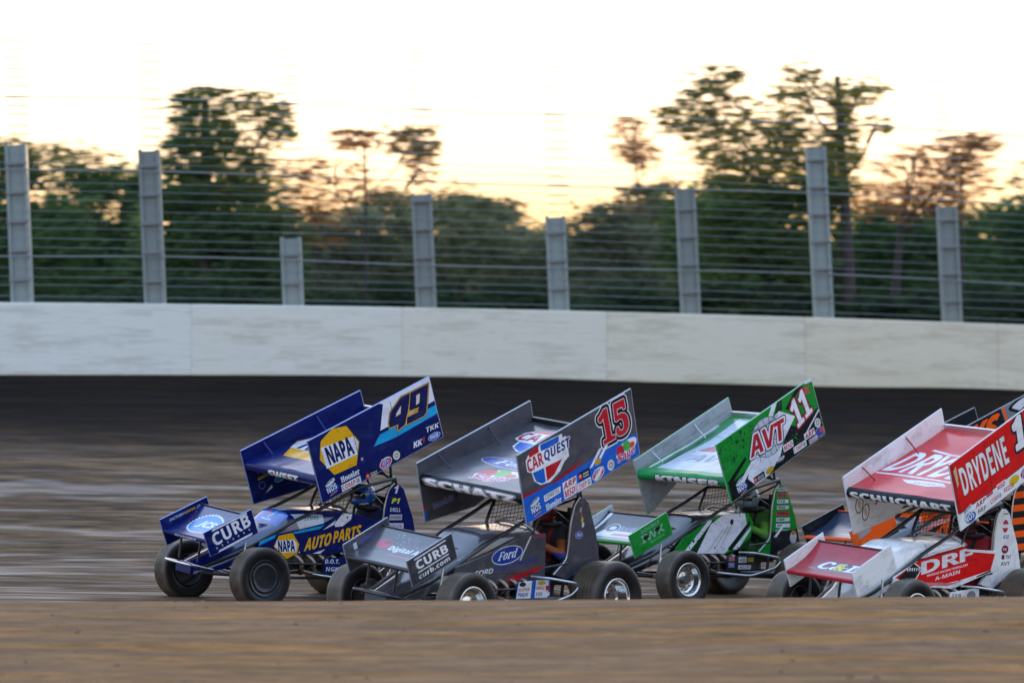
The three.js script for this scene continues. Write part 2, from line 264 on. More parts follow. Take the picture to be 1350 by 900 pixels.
// ---------------------------------------------------------------- trees
const barkM = std({ color: new THREE.Color().setRGB(.055, .042, .034), roughness: .95 });
const leafM = new THREE.MeshPhysicalMaterial({ vertexColors: true, roughness: .95, specularIntensity: .25, transmission: .6, thickness: 0, side: THREE.DoubleSide });
function crownGeo(clumps, D, tint, seed, size = 1) {
  const r = rngOf(seed), pos = [], col = [], q = V(), ax = V(), ay = V();
  const s = D / F;
  for (const [px, py, rx, ry, den] of clumps) {
    const c = at(px, py, D), n = Math.round(den * rx * ry * (den > .75 ? .5 : .44)), RX = rx * s, RY = ry * s, RZ = Math.max(.9, Math.min(RX, RY) * .9);
    // sub-sprays inside the clump give gaps and an uneven outline
    const nb = Math.max(6, Math.round(rx * ry / (den > .75 ? 150 : 60))), subs = [];
    for (let i = 0; i < nb; i++) { const a = r() * 6.283, e = Math.sqrt(r()); subs.push([Math.cos(a) * e, Math.sin(a) * e, (r() * 2 - 1), .7 + .6 * r()]); }
    for (let i = 0; i < n; i++) {
      const b = subs[(r() * nb) | 0], sp = den > .75 ? .42 : .36;
      const gx = (r() + r() + r() - 1.5) * 1.1, gy = (r() + r() + r() - 1.5) * 1.1;
      q.set(c.x + (b[0] + gx * sp * 1.25) * RX, c.y + (b[1] + gy * sp * .85) * RY, c.z + (b[2] + (r() - .5) * .5) * RZ);
      if (den < .75 && i % 5 < 2) { const a = r() * 6.283, e = Math.sqrt(r()) * 1.12; q.set(c.x + Math.cos(a) * e * RX, c.y + Math.sin(a) * e * RY, c.z + (r() * 2 - 1) * RZ); }
      const len = (den < .75 ? .12 + .34 * r() * r() : .12 + .22 * r() * r()) * size, wid = (den < .75 ? .010 + .024 * r() : .018 + .034 * r()) * size, yaw = (r() - .5) * (den < .75 ? .9 : 1.2), tilt = (r() - .5) * (den < .75 ? .12 : .24);
      ax.set(Math.cos(yaw) * Math.cos(tilt), Math.sin(tilt), Math.sin(yaw) * Math.cos(tilt)).multiplyScalar(len);
      ay.set((r() - .5) * .5, .75 + .25 * r(), (r() - .5) * 1.4).normalize().multiplyScalar(wid);
      const m = (.45 + .85 * r()) * b[3] * (den < .5 ? .9 : 1);
      const P = [q.clone().sub(ax), q.clone().add(ay), q.clone().add(ax), q.clone().sub(ay)];
      for (const k of [0, 1, 2, 0, 2, 3]) { pos.push(P[k].x, P[k].y, P[k].z); col.push(tint[0] * m * (den < .6 ? 1.9 : 1), tint[1] * m * (den < .6 ? 1.2 : 1), tint[2] * m); }  // thin clumps warmed: low sun glowing through is put into leaf colour
    }
  }
  const g = new THREE.BufferGeometry(); g.setAttribute('position', new THREE.Float32BufferAttribute(pos, 3)); g.setAttribute('color', new THREE.Float32BufferAttribute(col, 3)); g.computeVertexNormals();
  return g;
}
function tapered(p, r0, r1, seg = 10) { // a limb along points, thinning
  const c = new THREE.CatmullRomCurve3(p, false, 'catmullrom', .4), g = new THREE.TubeGeometry(c, seg, 1, 7, false), a = g.attributes.position, n = 8;
  for (let i = 0; i <= seg; i++) { const o = c.getPointAt(i / seg), k = lerp(r0, r1, i / seg); for (let j = 0; j < n; j++) { const q = i * n + j; a.setXYZ(q, o.x + (a.getX(q) - o.x) * k, o.y + (a.getY(q) - o.y) * k, o.z + (a.getZ(q) - o.z) * k); } }
  g.computeVertexNormals(); return g;
}
let treeSeed = 500;
function tree(name, label, D, tint, trunks, clumps, group, size) {
  const t = thing(name, label, 'tree', group), s = D / F, r = rngOf(++treeSeed), limbs = [];
  for (const [bx, tx, ty, w] of trunks) {
    const x0 = at(bx, 430, D), base = V(x0.x, wallBase(x0.x) + EYE - .3, x0.z), top = at(tx, ty, D);
    const mid = base.clone().lerp(top, .5).add(V((r() - .5) * .3, 0, (r() - .5) * .3));
    limbs.push(tapered([base, mid, top], w * s / 2, w * s / 7, 12));
    for (const [cx, cy, rx, ry, den] of clumps) if (den < .95 && cy < 330) {
      const c = at(cx, cy, D); if (Math.abs(cx - tx) > 190) continue;
      const f = clamp((430 - cy - Math.abs(cx - tx) * .7) / (430 - ty), .25, .95), p = base.clone().lerp(top, f);
      limbs.push(tapered([p, p.clone().lerp(c, .55).add(V(0, -.15, (r() - .5) * .5)), c], w * s / 9, .01, 7));
      for (let k = 0; k < 4; k++) { const a = r() * 6.28, e = c.clone().add(V(Math.cos(a) * rx * s * .8, Math.sin(a) * ry * s * .8, (r() - .5))); limbs.push(tapered([p.clone().lerp(c, .7), c.clone().lerp(e, .4), e], .018, .005, 5)); }
    }
  }
  part('trunk', merge(limbs), barkM, t);
  part('crown', crownGeo(clumps, D, tint, treeSeed * 13, size), leafM, t);
  return t;
}
const G1 = [.075, .135, .045], G2 = [.20, .21, .10], G3 = [.10, .155, .045], G4 = [.19, .145, .055], G5 = [.19, .205, .11];  // the brown-gold tint has backlight painted into it
tree('tree', 'dense dark green tree at the left edge behind the fence', 84, G1, [[20, 25, 250, 30]], [[25, 340, 85, 85, 1], [10, 250, 50, 45, .8], [50, 210, 50, 22, .3], [0, 200, 40, 20, .3]]);
tree('tree', 'dark green tree between the two left tall posts with sky pocket in its crown', 88, G1, [[125, 118, 280, 26]], [[110, 330, 60, 60, .95], [165, 365, 60, 50, 1], [108, 250, 42, 34, .7], [150, 245, 44, 24, .75], [100, 212, 55, 22, .3], [185, 300, 22, 70, .8]]);
tree('tall_tree', 'tall tree left of centre with dark top and thin leafy right side', 80, G1, [[285, 270, 130, 34]], [[265, 345, 72, 75, 1], [300, 285, 55, 50, .95], [240, 260, 38, 40, .8], [264, 168, 36, 48, .7], [250, 205, 36, 30, .6], [322, 165, 46, 42, .4], [362, 158, 26, 30, .4], [300, 225, 55, 35, .5], [340, 262, 48, 42, .5], [368, 310, 38, 36, .28], [270, 125, 40, 12, .45], [340, 350, 50, 60, .8]]);
tree('slender_tree', 'slender tree with two small leaf clumps on long bare branches left of centre', 82, G4, [[470, 480, 190, 9]], [[465, 184, 26, 13, .55], [545, 192, 30, 24, .6], [505, 182, 55, 9, .22], [430, 225, 62, 18, .22], [405, 268, 48, 20, .25], [398, 300, 50, 25, .3], [450, 250, 60, 16, .18], [555, 222, 20, 20, .3]]);
tree('round_tree', 'rounded grey green tree right of the third fence post from the left', 92, G5, [[420, 420, 330, 24]], [[425, 355, 62, 55, 1], [455, 308, 48, 30, .95], [445, 290, 40, 14, .5]]);
tree('round_tree', 'rounded grey green tree left of the fourth fence post', 94, G2, [[510, 510, 320, 24]], [[505, 330, 65, 60, 1], [520, 285, 48, 24, .9], [530, 268, 30, 8, .5]]);
tree('round_tree', 'broad grey green tree right of the fourth fence post', 92, G2, [[605, 605, 320, 24]], [[595, 325, 70, 60, 1], [600, 280, 58, 20, .95], [585, 264, 40, 8, .6]]);
tree('round_tree', 'rounded grey green tree left of the fifth fence post', 95, G5, [[660, 660, 330, 24]], [[660, 335, 60, 60, 1], [645, 284, 36, 20, .9], [665, 270, 22, 8, .5]]);
tree('round_tree', 'low grey green tree behind the fifth fence post', 93, G5, [[735, 735, 360, 24]], [[735, 365, 62, 50, 1], [722, 318, 40, 18, .75], [760, 308, 40, 12, .3]]);
tree('round_tree', 'rounded dark green tree right of the fifth fence post', 90, G5, [[805, 805, 340, 24]], [[805, 350, 62, 62, 1], [815, 298, 42, 26, .9], [828, 272, 26, 10, .5]]);
tree('round_tree', 'rounded green tree left of the sixth fence post', 92, G2, [[865, 865, 320, 24]], [[862, 325, 58, 70, 1], [862, 264, 38, 18, .85], [870, 248, 24, 8, .5]]);
tree('round_tree', 'bright green tree right of the sixth fence post', 86, G3, [[940, 940, 300, 24]], [[940, 335, 58, 80, 1], [938, 258, 40, 22, .8]]);
tree('slender_tree', 'slender tree with one small clump of leaves tinted brown as backlit against the bright sky', 90, G4, [[858, 836, 175, 6]], [[832, 190, 26, 28, .45], [850, 212, 18, 16, .3], [838, 165, 20, 9, .2]]);
tree('tall_tree', 'tallest tree right of centre with airy crown and thick brown trunk', 78, G3, [[1122, 1104, 100, 27]], [[940, 105, 34, 18, .5], [935, 145, 52, 28, .42], [898, 158, 30, 22, .3], [960, 195, 48, 28, .42], [1020, 168, 38, 34, .42], [995, 228, 58, 28, .55], [1060, 130, 36, 34, .4], [1050, 92, 18, 9, .3], [1135, 122, 30, 16, .5], [1108, 165, 16, 55, .5], [1078, 205, 46, 36, .5], [1156, 166, 18, 13, .35], [1020, 300, 72, 62, 1], [1000, 360, 60, 60, 1], [1060, 260, 40, 30, .8], [1100, 230, 30, 40, .5]]);
tree('tree', 'tree at the right with feathery crown tinted brown as backlit against the low sun glow', 84, G4, [[1180, 1190, 280, 22], [1262, 1268, 205, 8]], [[1270, 198, 40, 20, .42], [1292, 186, 22, 13, .42], [1265, 236, 42, 24, .45], [1200, 230, 40, 26, .25], [1178, 268, 55, 26, .35], [1228, 268, 48, 22, .35], [1210, 200, 30, 12, .15]]);
tree('round_tree', 'dark green tree behind the second fence post from the right', 90, G1, [[1180, 1180, 340, 22]], [[1195, 355, 62, 68, 1], [1150, 330, 48, 52, .9], [1190, 300, 50, 20, .7]]);
tree('round_tree', 'dark green tree behind the rightmost fence post in view', 92, G1, [[1285, 1285, 330, 24]], [[1285, 350, 62, 75, 1], [1270, 292, 44, 22, .7]]);
tree('round_tree', 'dark green tree cut by the right edge of the picture', 88, G1, [[1360, 1360, 330, 24]], [[1355, 345, 55, 72, 1], [1335, 288, 34, 14, .6], [1400, 320, 60, 80, 1]]);
{
  const cl = []; for (let x = -500; x < 1900; x += 46) cl.push([x, 408 + 8 * Math.sin(x), 50, 26 + 8 * Math.sin(x * .7), 1]);
  tag(part('undergrowth', crownGeo(cl, 78, [.045, .078, .036], 9001), leafM), 'dark undergrowth filling the gap under the trees behind the wall', null, null, 'stuff');
  const far = []; for (let x = -900; x < 2300; x += 60) { const o = x < -80 || x > 1430; far.push([x, (o ? 330 : 375) + 10 * Math.sin(x * 1.3), 70, o ? 95 + 25 * Math.sin(x * .9) : 52, 1]); }
  tag(part('far_woodland', crownGeo(far, 112, [.055, .08, .042], 9101, 1.4), leafM), 'far dark woodland seen between the trunks', null, null, 'stuff');
}
// ---------------------------------------------------------------- sprint cars. Local axes: x ahead, y up, z to the car's right; the left side faces the camera
const chrome = std({ color: new THREE.Color().setRGB(.75, .74, .72), metalness: 1, roughness: .16 });
const brushed = std({ color: new THREE.Color().setRGB(.62, .63, .64), metalness: .9, roughness: .32 });
const blackTube = new THREE.MeshPhysicalMaterial({ color: new THREE.Color().setRGB(.012, .013, .016), roughness: .3, clearcoat: .4 });
const blackMat = std({ color: new THREE.Color().setRGB(.014, .014, .015), roughness: .6 });
const darkSteel = std({ color: new THREE.Color().setRGB(.16, .15, .145), metalness: .85, roughness: .42 });
const headerM = std({ color: new THREE.Color().setRGB(.30, .24, .20), metalness: .9, roughness: .38 });
const rubber = new THREE.MeshPhysicalMaterial({ vertexColors: true, roughness: .4, specularIntensity: .7 });
const wallCol = [.007, .007, .009], treadCol = [.115, .088, .060];
const tyreCache = {};
function tyreGeo(r, w) {
  const key = r + '_' + w; if (tyreCache[key]) return tyreCache[key];
  const rim = .195, h = w / 2, p = [];
  const half = [[rim, h * .72], [rim + .012, h * .86], [rim + .4 * (r - rim), h * 1.03], [rim + .7 * (r - rim), h * 1.05], [r * .955, h * .97], [r * .985, h * .86], [r, h * .72]];
  half.forEach(([a, b]) => p.push(new THREE.Vector2(a, -b)));
  const grooves = 5, inner = h * .72;
  for (let i = 0; i < grooves; i++) { const z = lerp(-inner, inner, (i + 1) / (grooves + 1)), d = .006; for (const [dz, dr] of [[-d, 0], [-d * .8, .007], [d * .8, .007], [d, 0]]) p.push(new THREE.Vector2(r - dr, z + dz)); }
  half.slice().reverse().forEach(([a, b]) => p.push(new THREE.Vector2(a, b)));
  let g = new THREE.LatheGeometry(p, 72); g.rotateX(Math.PI / 2);
  const a = g.attributes.position, c = [];
  for (let i = 0; i < a.count; i++) {
    const R0 = Math.hypot(a.getX(i), a.getY(i)), th = Math.atan2(a.getY(i), a.getX(i)), k = smooth(R0, r * .93, r * .985) * (.45 + .9 * vnoise(th * 5, a.getZ(i) * 14, 91)), scuff = .25 * smooth(R0, rim, r * .7) * vnoise(th * 3, R0 * 30, 92);
    for (let q = 0; q < 3; q++) c.push(lerp(wallCol[q], treadCol[q], clamp(k + scuff * .35, 0, 1.2)));
  }
  g.setAttribute('color', new THREE.Float32BufferAttribute(c, 3));
  return tyreCache[key] = g;
}
// outer face looks to -z for left wheels (s = -1), +z for right wheels
function addWheel(car, x, z, r, w, o) {
  const s = Math.sign(z), g = new THREE.Group(); g.name = 'wheel'; car.add(g); car.updateMatrixWorld();
  const p = car.localToWorld(V(x, 0, z)); p.y = trackY(p.x, p.z) + EYE + r - .004; g.position.copy(car.worldToLocal(p));
  part('tyre', tyreGeo(r, w), rubber, g);
  const h = w / 2, rim = .195, lip = [[rim, h * .72], [rim + .012, h * .8], [rim + .008, h * .88], [rim - .012, h * .86], [rim - .022, h * .7], [rim - .03, h * .2], [rim - .06, h * .12], [.085, h * .1], [.07, h * .18], [.0, h * .2]].map(([a, b]) => new THREE.Vector2(a, b));
  let face = new THREE.LatheGeometry(lip, 48); face.rotateX(Math.PI / 2); if (s < 0) face.rotateY(Math.PI);
  const back = new THREE.LatheGeometry([[rim - .03, h * .2], [rim - .03, -h * .6], [rim, -h * .72], [rim - .012, -h * .84]].map(([a, b]) => new THREE.Vector2(a, b)), 40); back.rotateX(Math.PI / 2); if (s < 0) back.rotateY(Math.PI);
  part('rim', merge([face, back]), o.rimM ?? chrome, g);
  const bolts = []; for (let i = 0; i < 10; i++) { const b = new THREE.CylinderGeometry(.009, .009, .03, 6); b.rotateX(Math.PI / 2); b.translate(.12 * Math.cos(i * .628), .12 * Math.sin(i * .628), s * h * .16); bolts.push(b); }
  const hub = new THREE.CylinderGeometry(.045, .055, .07, 18); hub.rotateX(Math.PI / 2); hub.translate(0, 0, s * h * .28); bolts.push(hub);
  part('hub', merge(bolts), darkSteel, g);
  if (o.cover) { const c = new THREE.LatheGeometry([[0, .8], [.1, .82], [.145, .86], [.15, .92], [.158, .92], [.165, .84], [.2, .9], [.208, .98], [.212, .9]].map(([a, b]) => new THREE.Vector2(a, b * h)), 48); c.rotateX(Math.PI / 2); if (s < 0) c.rotateY(Math.PI); part('wheel_cover', c, blackTube, g); }
  return g;
}
const WCH = 1.8, HALF = .7715, NCH = .67, NHALF = .466;
function makeCar(S) {
  const car = thing('sprint_car', S.label, 'race car');
  car.position.set(S.pos[0], S.pos[1] + EYE, S.pos[2]); car.rotation.y = Math.PI + R(S.yaw);
  const tilt = new THREE.Euler(-R(S.roll), 0, R(S.pitch), 'XYZ');
  const add = (name, geo, mat, parent) => { const m = part(name, geo, mat, parent ?? car); if (!parent) m.rotation.copy(tilt); return m; };
  const ct = Math.cos(R(S.tilt)), st = Math.sin(R(S.tilt));
  const Wp = (a, v, z) => [S.xw + (.9 - a) * ct + v * st, S.yw - (.9 - a) * st + v * ct, z];
  const nc = Math.cos(R(25.2)), ns = Math.sin(R(25.2));
  const Np = (a, v, z) => [1.411 + (.335 - a) * nc + v * ns, .827 - (.335 - a) * ns + v * nc, z];
  const paint = (hex, o = {}) => new THREE.MeshPhysicalMaterial({ color: hex, roughness: .4, clearcoat: .4, clearcoatRoughness: .1, specularIntensity: .7, ...o });
  const body = paint(S.body), trim = paint(S.trim, { roughness: .3 });
  // --- top wing
  const dish = (a) => -.02 * Math.sin(Math.PI * clamp((a - .06) / 1.7, 0, 1));
  add('wing_panel', grid(40, 48, (u, v) => { const a = lerp(.065, 1.79, v); return Wp(a, dish(a) + (vnoise(u * 5, v * 6, 7) - .5) * .012 + (vnoise(u * 11, v * 12, 8) - .5) * .004, lerp(HALF, -HALF, u)); }, (u, v) => [u, lerp(.065, 1.79, v) / WCH]), S.top.mat({ roughness: .24, clearcoat: .3, ior: S.gloss ?? 2.0, specularIntensity: 1 }));
  add('wing_underside', grid(8, 12, (u, v) => { const a = lerp(.065, 1.79, v); return Wp(a, lerp(-.125, -.012, v) + dish(a), lerp(HALF, -HALF, u)); }), paint(S.under));
  add('leading_edge', grid(24, 14, (u, v) => { const th = v * Math.PI; return Wp(.065 - .065 * Math.sin(th), -.0625 + .0625 * Math.cos(th), lerp(HALF, -HALF, u)); }, (u, v) => [u, 1 - v]), S.edge.mat({ roughness: .28, side: THREE.DoubleSide }));
  const gurney = merge([boxGeo(-.006, .006, -.012, .05, -HALF, HALF), boxGeo(-.03, .0, .044, .052, -HALF, HALF)]); gurney.rotateZ(-R(S.tilt)); gurney.translate(...Wp(1.79, 0, 0));
  add('wicker_bill', gurney, S.gurneyM ?? brushed);
  const LB = [[0, -.31], [1.8, -.165], [1.8, .582], [0, .449]], RB = S.rightBoard ?? [[0, -.53], [.75, -.62], [1.2, -.52], [1.8, -.2], [1.8, .239], [0, .136]];
  const boards = [[LB, -1, S.left], [RB, 1, S.right]];
  for (const [o, s, sh] of boards) {
    const b = add('sideboard', plate(o, .012, (a, v, c) => Wp(a, v, s * (HALF + c)), sh.box), sh.mat());
    const loop = [...o, o[0]], rimG = [];
    for (let i = 0; i < o.length; i++) rimG.push(tube([Wp(...loop[i], s * (HALF + .006)), Wp(...loop[i + 1], s * (HALF + .006))], .0085, 1, 6));
    part('edge_trim', merge(rimG), S.rimTrim ?? brushed, b);
    for (const a of [.33, 1.12]) {
      const st = part('wing_stay', tube([Wp(a, dish(a), s * .62), Wp(a, s < 0 ? .27 : .11 + a * .05, s * (HALF - .004))], .0085, 1, 6), S.stayM ?? blackTube, b);
      if (s > 0) part('wing_stay', tube([Wp(a, -.1, .5), Wp(a + .1, -.36, HALF - .004)], .0085, 1, 6), S.stayM ?? blackTube, b);
    }
  }
  add('wing_post', merge([[[-.36, 1.33, .24], [-.02, 1.57, .2]], [[-.36, 1.33, -.24], [-.02, 1.57, -.2]], [[-.42, 1.33, .1], [.18, 1.47, .1]], [[-.42, 1.33, -.1], [.18, 1.47, -.1]], [[-.93, 1.42, .24], [-.86, 1.9, .2]], [[-.93, 1.42, -.24], [-.86, 1.9, -.2]], [[-.93, 1.42, .24], [-.5, 1.72, .2]], [[-.93, 1.42, -.24], [-.5, 1.72, -.2]]].map((q) => tube(q, .017, 1, 8))), blackTube);
  // --- nose wing
  const ndish = (a) => .064 * Math.pow(clamp(a / .57, 0, 1), 2.2) - .018 * Math.sin(Math.PI * clamp(a / .57, 0, 1));
  add('nose_wing_panel', grid(16, 14, (u, v) => { const a = lerp(.02, .572, v); return Np(a, ndish(a), lerp(NHALF, -NHALF, u)); }, (u, v) => [u, lerp(.02, .572, v) / .58]), S.nose.mat({ roughness: .22, clearcoat: .3, ior: S.gloss ?? 2.0, specularIntensity: 1 }));
  add('nose_wing_edge', grid(16, 8, (u, v) => { const th = v * Math.PI; return Np(.02 - .028 * Math.sin(th), -.026 + .026 * Math.cos(th), lerp(NHALF, -NHALF, u)); }, (u, v) => [u, 1 - v]), S.noseEdge ? S.noseEdge.mat() : trim);
  add('nose_wing_underside', grid(8, 8, (u, v) => { const a = lerp(.02, .572, v); return Np(a, ndish(a) - lerp(.052, .006, v), lerp(NHALF, -NHALF, u)); }), paint(S.under));
  add('nose_wing_lip', tube([Np(.572, .074, NHALF), Np(.572, .074, -NHALF)], .008, 1, 6), S.lipM ?? blackTube);
  for (const [o, s, sh] of [[[[0, -.2], [.67, -.2], [.67, .09], [0, .09]], -1, S.noseL], [[[0, -.2], [.67, -.2], [.67, .117], [0, .117]], 1, S.noseR]]) {
    const b = add('nose_wing_board', plate(o, .01, (a, v, c) => Np(a, v, s * (NHALF + c)), sh.box), sh.mat());
    part('edge_trim', merge(o.map((p, i) => tube([Np(...p, s * (NHALF + .005)), Np(...o[(i + 1) % 4], s * (NHALF + .005))], .006, 1, 6))), S.rimTrim ?? brushed, b);
  }
  for (const s of [-1, 1]) { add('nose_wing_post', tube([[1.62, .4, s * .2], Np(.1, -.04, s * .21)], .015, 1, 8), blackTube); add('nose_wing_post', tube([[1.26, .62, s * .2], Np(.5, .03, s * .21)], .013, 1, 8), blackTube); }
  // --- hood: a loft of rounded sections
  const st9 = S.hoodShape ?? [[1.66, .37, .12, .26, .2], [1.3, .53, .17, .33, .25], [1, .70, .21, .45, .29], [.8, .80, .24, .55, .31], [.68, .85, .27, .62, .32], [.5, 1.0, .27, .7, .33], [.3, 1.02, .28, .8, .34], [0, 1.03, .29, .86, .35], [-.3, 1.055, .29, .92, .355]];
  const hoodAt = (v) => { const k = v * (st9.length - 1), i = Math.min(st9.length - 2, Math.floor(k)), f = k - i, e = f; return st9[i].map((q, j) => lerp(q, st9[i + 1][j], e)); };
  add('hood', grid(28, 40, (u, v) => {
    const [x, yt, zt, ys, zs] = hoodAt(v), a = lerp(-1, 1, u), q = Math.abs(a), e = Math.sign(a);
    let z, y; if (q < .6) { z = -e * zt * (q / .6); y = yt - .03 * (q / .6) ** 4; } else { const f = (q - .6) / .4; z = -e * lerp(zt, zs, Math.sin(f * Math.PI / 2)); y = lerp(yt - .03, ys, f ** 1.3); }
    return [x, y, z];
  }, (u, v) => { const [x] = hoodAt(v); return [u, (1.66 - x) / 1.96]; }), S.hood.mat({ roughness: .2, clearcoat: .5, ior: 1.9, specularIntensity: 1, side: THREE.DoubleSide }));
  add('nose_cap', merge([boxGeo(1.64, 1.68, .26, .38, -.16, .16)]), body);
  add('windshield_rail', tube([[-.3, 1.0, .36], [-.28, 1.075, .2], [-.27, 1.08, 0], [-.28, 1.075, -.2], [-.3, 1.0, -.36]], .016, 20, 8), S.cowlM ?? brushed);
  // --- sides, tail, rocker
  const side = add('side_panel', plate(S.sideShape.map(([x, y]) => [-x, y]), .014, (a, b, c) => [-a, b, -.352 - c], S.side.box), S.side.mat());
  for (const [x, y] of [[.55, .7], [.2, .62], [-.1, .95], [-.2, .62]]) { const r = new THREE.CylinderGeometry(.008, .008, .008, 8); r.rotateX(Math.PI / 2); r.translate(x, y, -.372); part('panel_fastener', r, darkSteel, side); }
  add('side_panel', plate(S.sideShape.map(([x, y]) => [-x, y]), .014, (a, b, c) => [-a, b, .338 + c]), body);
  const T = S.tailShape ?? [[-.60, .56], [-.79, .74], [-.80, 1.1], [-.835, 1.31], [-.9, 1.39], [-.98, 1.385], [-1.05, 1.33], [-1.22, 1.0], [-1.33, .66], [-1.0, .60], [-.82, .5]];
  const tail = add('tail_panel', plate(T.map(([x, y]) => [-x, y]), .03, (a, b, c) => [-a, b, -.31 - c], S.tail.box, .006), S.tail.mat());
  part('edge_trim', tube([[-.60, .56, -.345], [-.78, .74, -.345], [-.795, 1.1, -.345], [-.83, 1.31, -.345], [-.9, 1.395, -.345]], .011, 24, 6), brushed, tail);
  add('tail_tank', merge([plate([[.98, .55], [1.26, .62], [1.2, .95], [1.06, 1.06], [.98, 1.0]], .56, (a, b, c) => [-a, b, -.28 + c], null, .02)]), body);
  add('rocker_panel', plate([[-.08, .335], [.44, .335], [.42, .545], [-.08, .51]], .01, (a, b, c) => [-a, b, -.465 - c], S.rocker.box), S.rocker.mat());
  add('nerf_bar', tube([[-.2, .56, -.4], [-.28, .565, -.56], [-.66, .51, -.62], [-.71, .46, -.62], [-.6, .38, -.62], [-.22, .29, -.6], [.1, .31, -.5], [.2, .32, -.38]], .015, 48, 8), brushed);
  add('front_bumper', tube([[1.42, .32, .22], [1.74, .37, .25], [1.80, .38, .18], [1.80, .38, -.18], [1.74, .37, -.25], [1.42, .32, -.22]], .016, 40, 8), S.bumperM ?? chrome);
  // --- frame
  for (const s of [-1, 1]) {
    add('frame_rail', tube([[1.6, .33, s * .2], [1.16, .52, s * .29], [.92, .665, s * .335], [.45, .925, s * .36], [0, 1.125, s * .37], [-.36, 1.315, s * .36], [-.5, 1.355, s * .355], [-.93, 1.45, s * .31]], .021, 60, 8, .1), blackTube);
    add('lower_rail', tube([[1.6, .28, s * .2], [1.1, .27, s * .3], [.3, .26, s * .34], [-.6, .28, s * .34], [-1.2, .34, s * .3]], .018, 24, 8), blackTube);
  }
  add('roll_cage', merge([tube([[-.93, 1.45, -.31], [-.96, 1.47, 0], [-.93, 1.45, .31]], .019, 14), tube([[-.36, 1.315, -.36], [-.33, 1.33, 0], [-.36, 1.315, .36]], .019, 14), ...[-1, 1].flatMap((s) => [tube(s < 0 ? [[-.34, 1.305, -.36], [-.2, 1.0, -.36]] : [[-.34, 1.305, .36], [-.22, 1.0, .36], [-.26, .3, .34]], s < 0 ? .011 : .018, 14), tube([[-.93, 1.45, s * .31], [-.84, 1.2, s * .31], [-.78, .3, s * .33]], .018, 14), tube([[-.93, 1.45, s * .31], [-1.2, .85, s * .28], [-1.3, .4, s * .28]], .016, 10), tube([[-.30, .62, s * .35], [-.8, .68, s * .34]], .015), tube([[.3, .3, s * .34], [.92, .66, s * .335]], .013), tube([[.3, .3, s * .34], [-.25, .62, s * .35]], .013)]), tube([[-.9, 1.38, -.3], [-.84, 1.1, .3]], .014), tube([[-.88, 1.33, .3], [-.84, 1.1, -.3]], .014)]), blackTube);
  const net = []; for (let i = 0; i <= 9; i++) { const x = lerp(-.3, -.8, i / 9); net.push(tube([[x, 1.02, .36], [x - .03, lerp(1.28, 1.38, i / 9), .35]], .0035, 1, 4)); } for (let j = 0; j <= 7; j++) { const y = lerp(1.02, 1.3, j / 7); net.push(tube([[-.28, y - .02, .36], [-.83, y + .05, .35]], .0035, 1, 4)); }
  add('window_net', merge(net), blackMat);
  // --- cockpit, seat, wheel, engine
  add('cockpit_tub', merge([boxGeo(-1.0, -.28, .30, .33, -.33, .33), boxGeo(-.3, -.27, .33, .95, -.33, .33), boxGeo(-.99, -.28, .33, .82, .31, .33)]), blackMat);
  add('seat', merge([plate([[.95, .45], [1.06, .45], [1.08, 1.14], [1.0, 1.2], [.98, 1.0]], .44, (a, b, c) => [-a, b, -.22 + c], null, .02), boxGeo(-1.02, -.7, .42, .48, -.2, .2), boxGeo(-1.0, -.86, .7, 1.0, -.23, -.2), boxGeo(-1.0, -.86, .7, 1.0, .2, .23), boxGeo(-1.0, -.84, 1.12, 1.26, .16, .19), boxGeo(-1.0, -.92, 1.12, 1.26, -.19, -.16)]), blackMat);
  const sw = new THREE.TorusGeometry(.165, .014, 8, 36); sw.rotateY(Math.PI / 2);
  const sp = [0, 2.1, 4.2].map((a) => tube([[0, 0, 0], [0, .16 * Math.cos(a), .16 * Math.sin(a)]], .01)); sp.push(new THREE.CylinderGeometry(.04, .04, .02, 14).rotateZ(Math.PI / 2));
  add('steering_wheel', merge([sw, ...sp]).rotateZ(-.25).translate(-.365, .90, 0), blackMat);
  add('engine', merge([boxGeo(-.15, .5, .28, .55, -.16, .16), plate([[-.5, .4], [.15, .4], [.13, .6], [-.48, .6]], .1, (a, b, c) => [-a, b, -.3 + c], null, .02), plate([[-.5, .4], [.15, .4], [.13, .6], [-.48, .6]], .1, (a, b, c) => [-a, b, .2 + c], null, .02), boxGeo(.5, .58, .3, .6, -.2, .2), new THREE.CylinderGeometry(.09, .09, .06, 20).rotateZ(Math.PI / 2).translate(.62, .36, 0), boxGeo(-.9, -.2, .28, .42, -.1, .1)]), darkSteel);
  for (let i = 0; i < 4; i++) { const x = .42 - i * .17; add('exhaust_header', tube([[x, .52, -.3], [x - .02, .515, -.38], [x - .07, .44, -.43], [x - .12, .345, -.41], [-.2 - .02 * i, .29 + .012 * i, -.37]], .026, 26, 10, .5), headerM); }
  add('exhaust_pipe', tube([[-.18, .3, -.37], [-.5, .29, -.37], [-.95, .27, -.42]], .048, 12, 14), darkSteel);
  add('front_axle', merge([tube([[1.126, .26, -.72], [1.126, .27, 0], [1.126, .29, .72]], .028, 6, 12)]), brushed);
  for (const s of [-1, 1]) {
    add('shock_absorber', merge([tube([[1.16, .3, s * .42], [1.1, .66, s * .36]], .012), tube([[1.15, .34, s * .418], [1.125, .5, s * .39]], .024, 1, 10)]), brushed);
    add('radius_rod', merge([tube([[1.126, .30, s * .55], [.4, .36, s * .42]], .012), tube([[1.126, .22, s * .55], [.5, .27, s * .40]], .012)]), darkSteel);
    add('brake_rotor', merge([new THREE.CylinderGeometry(.13, .13, .012, 28).rotateX(Math.PI / 2).translate(1.126, .27, s * .64), boxGeo(1.16, 1.26, .24, .34, s * .62, s * .67)]), darkSteel);
  }
  add('rear_axle', tube([[-1.074, .27, -.7], [-1.074, .3, .75]], .05, 1, 14), darkSteel);
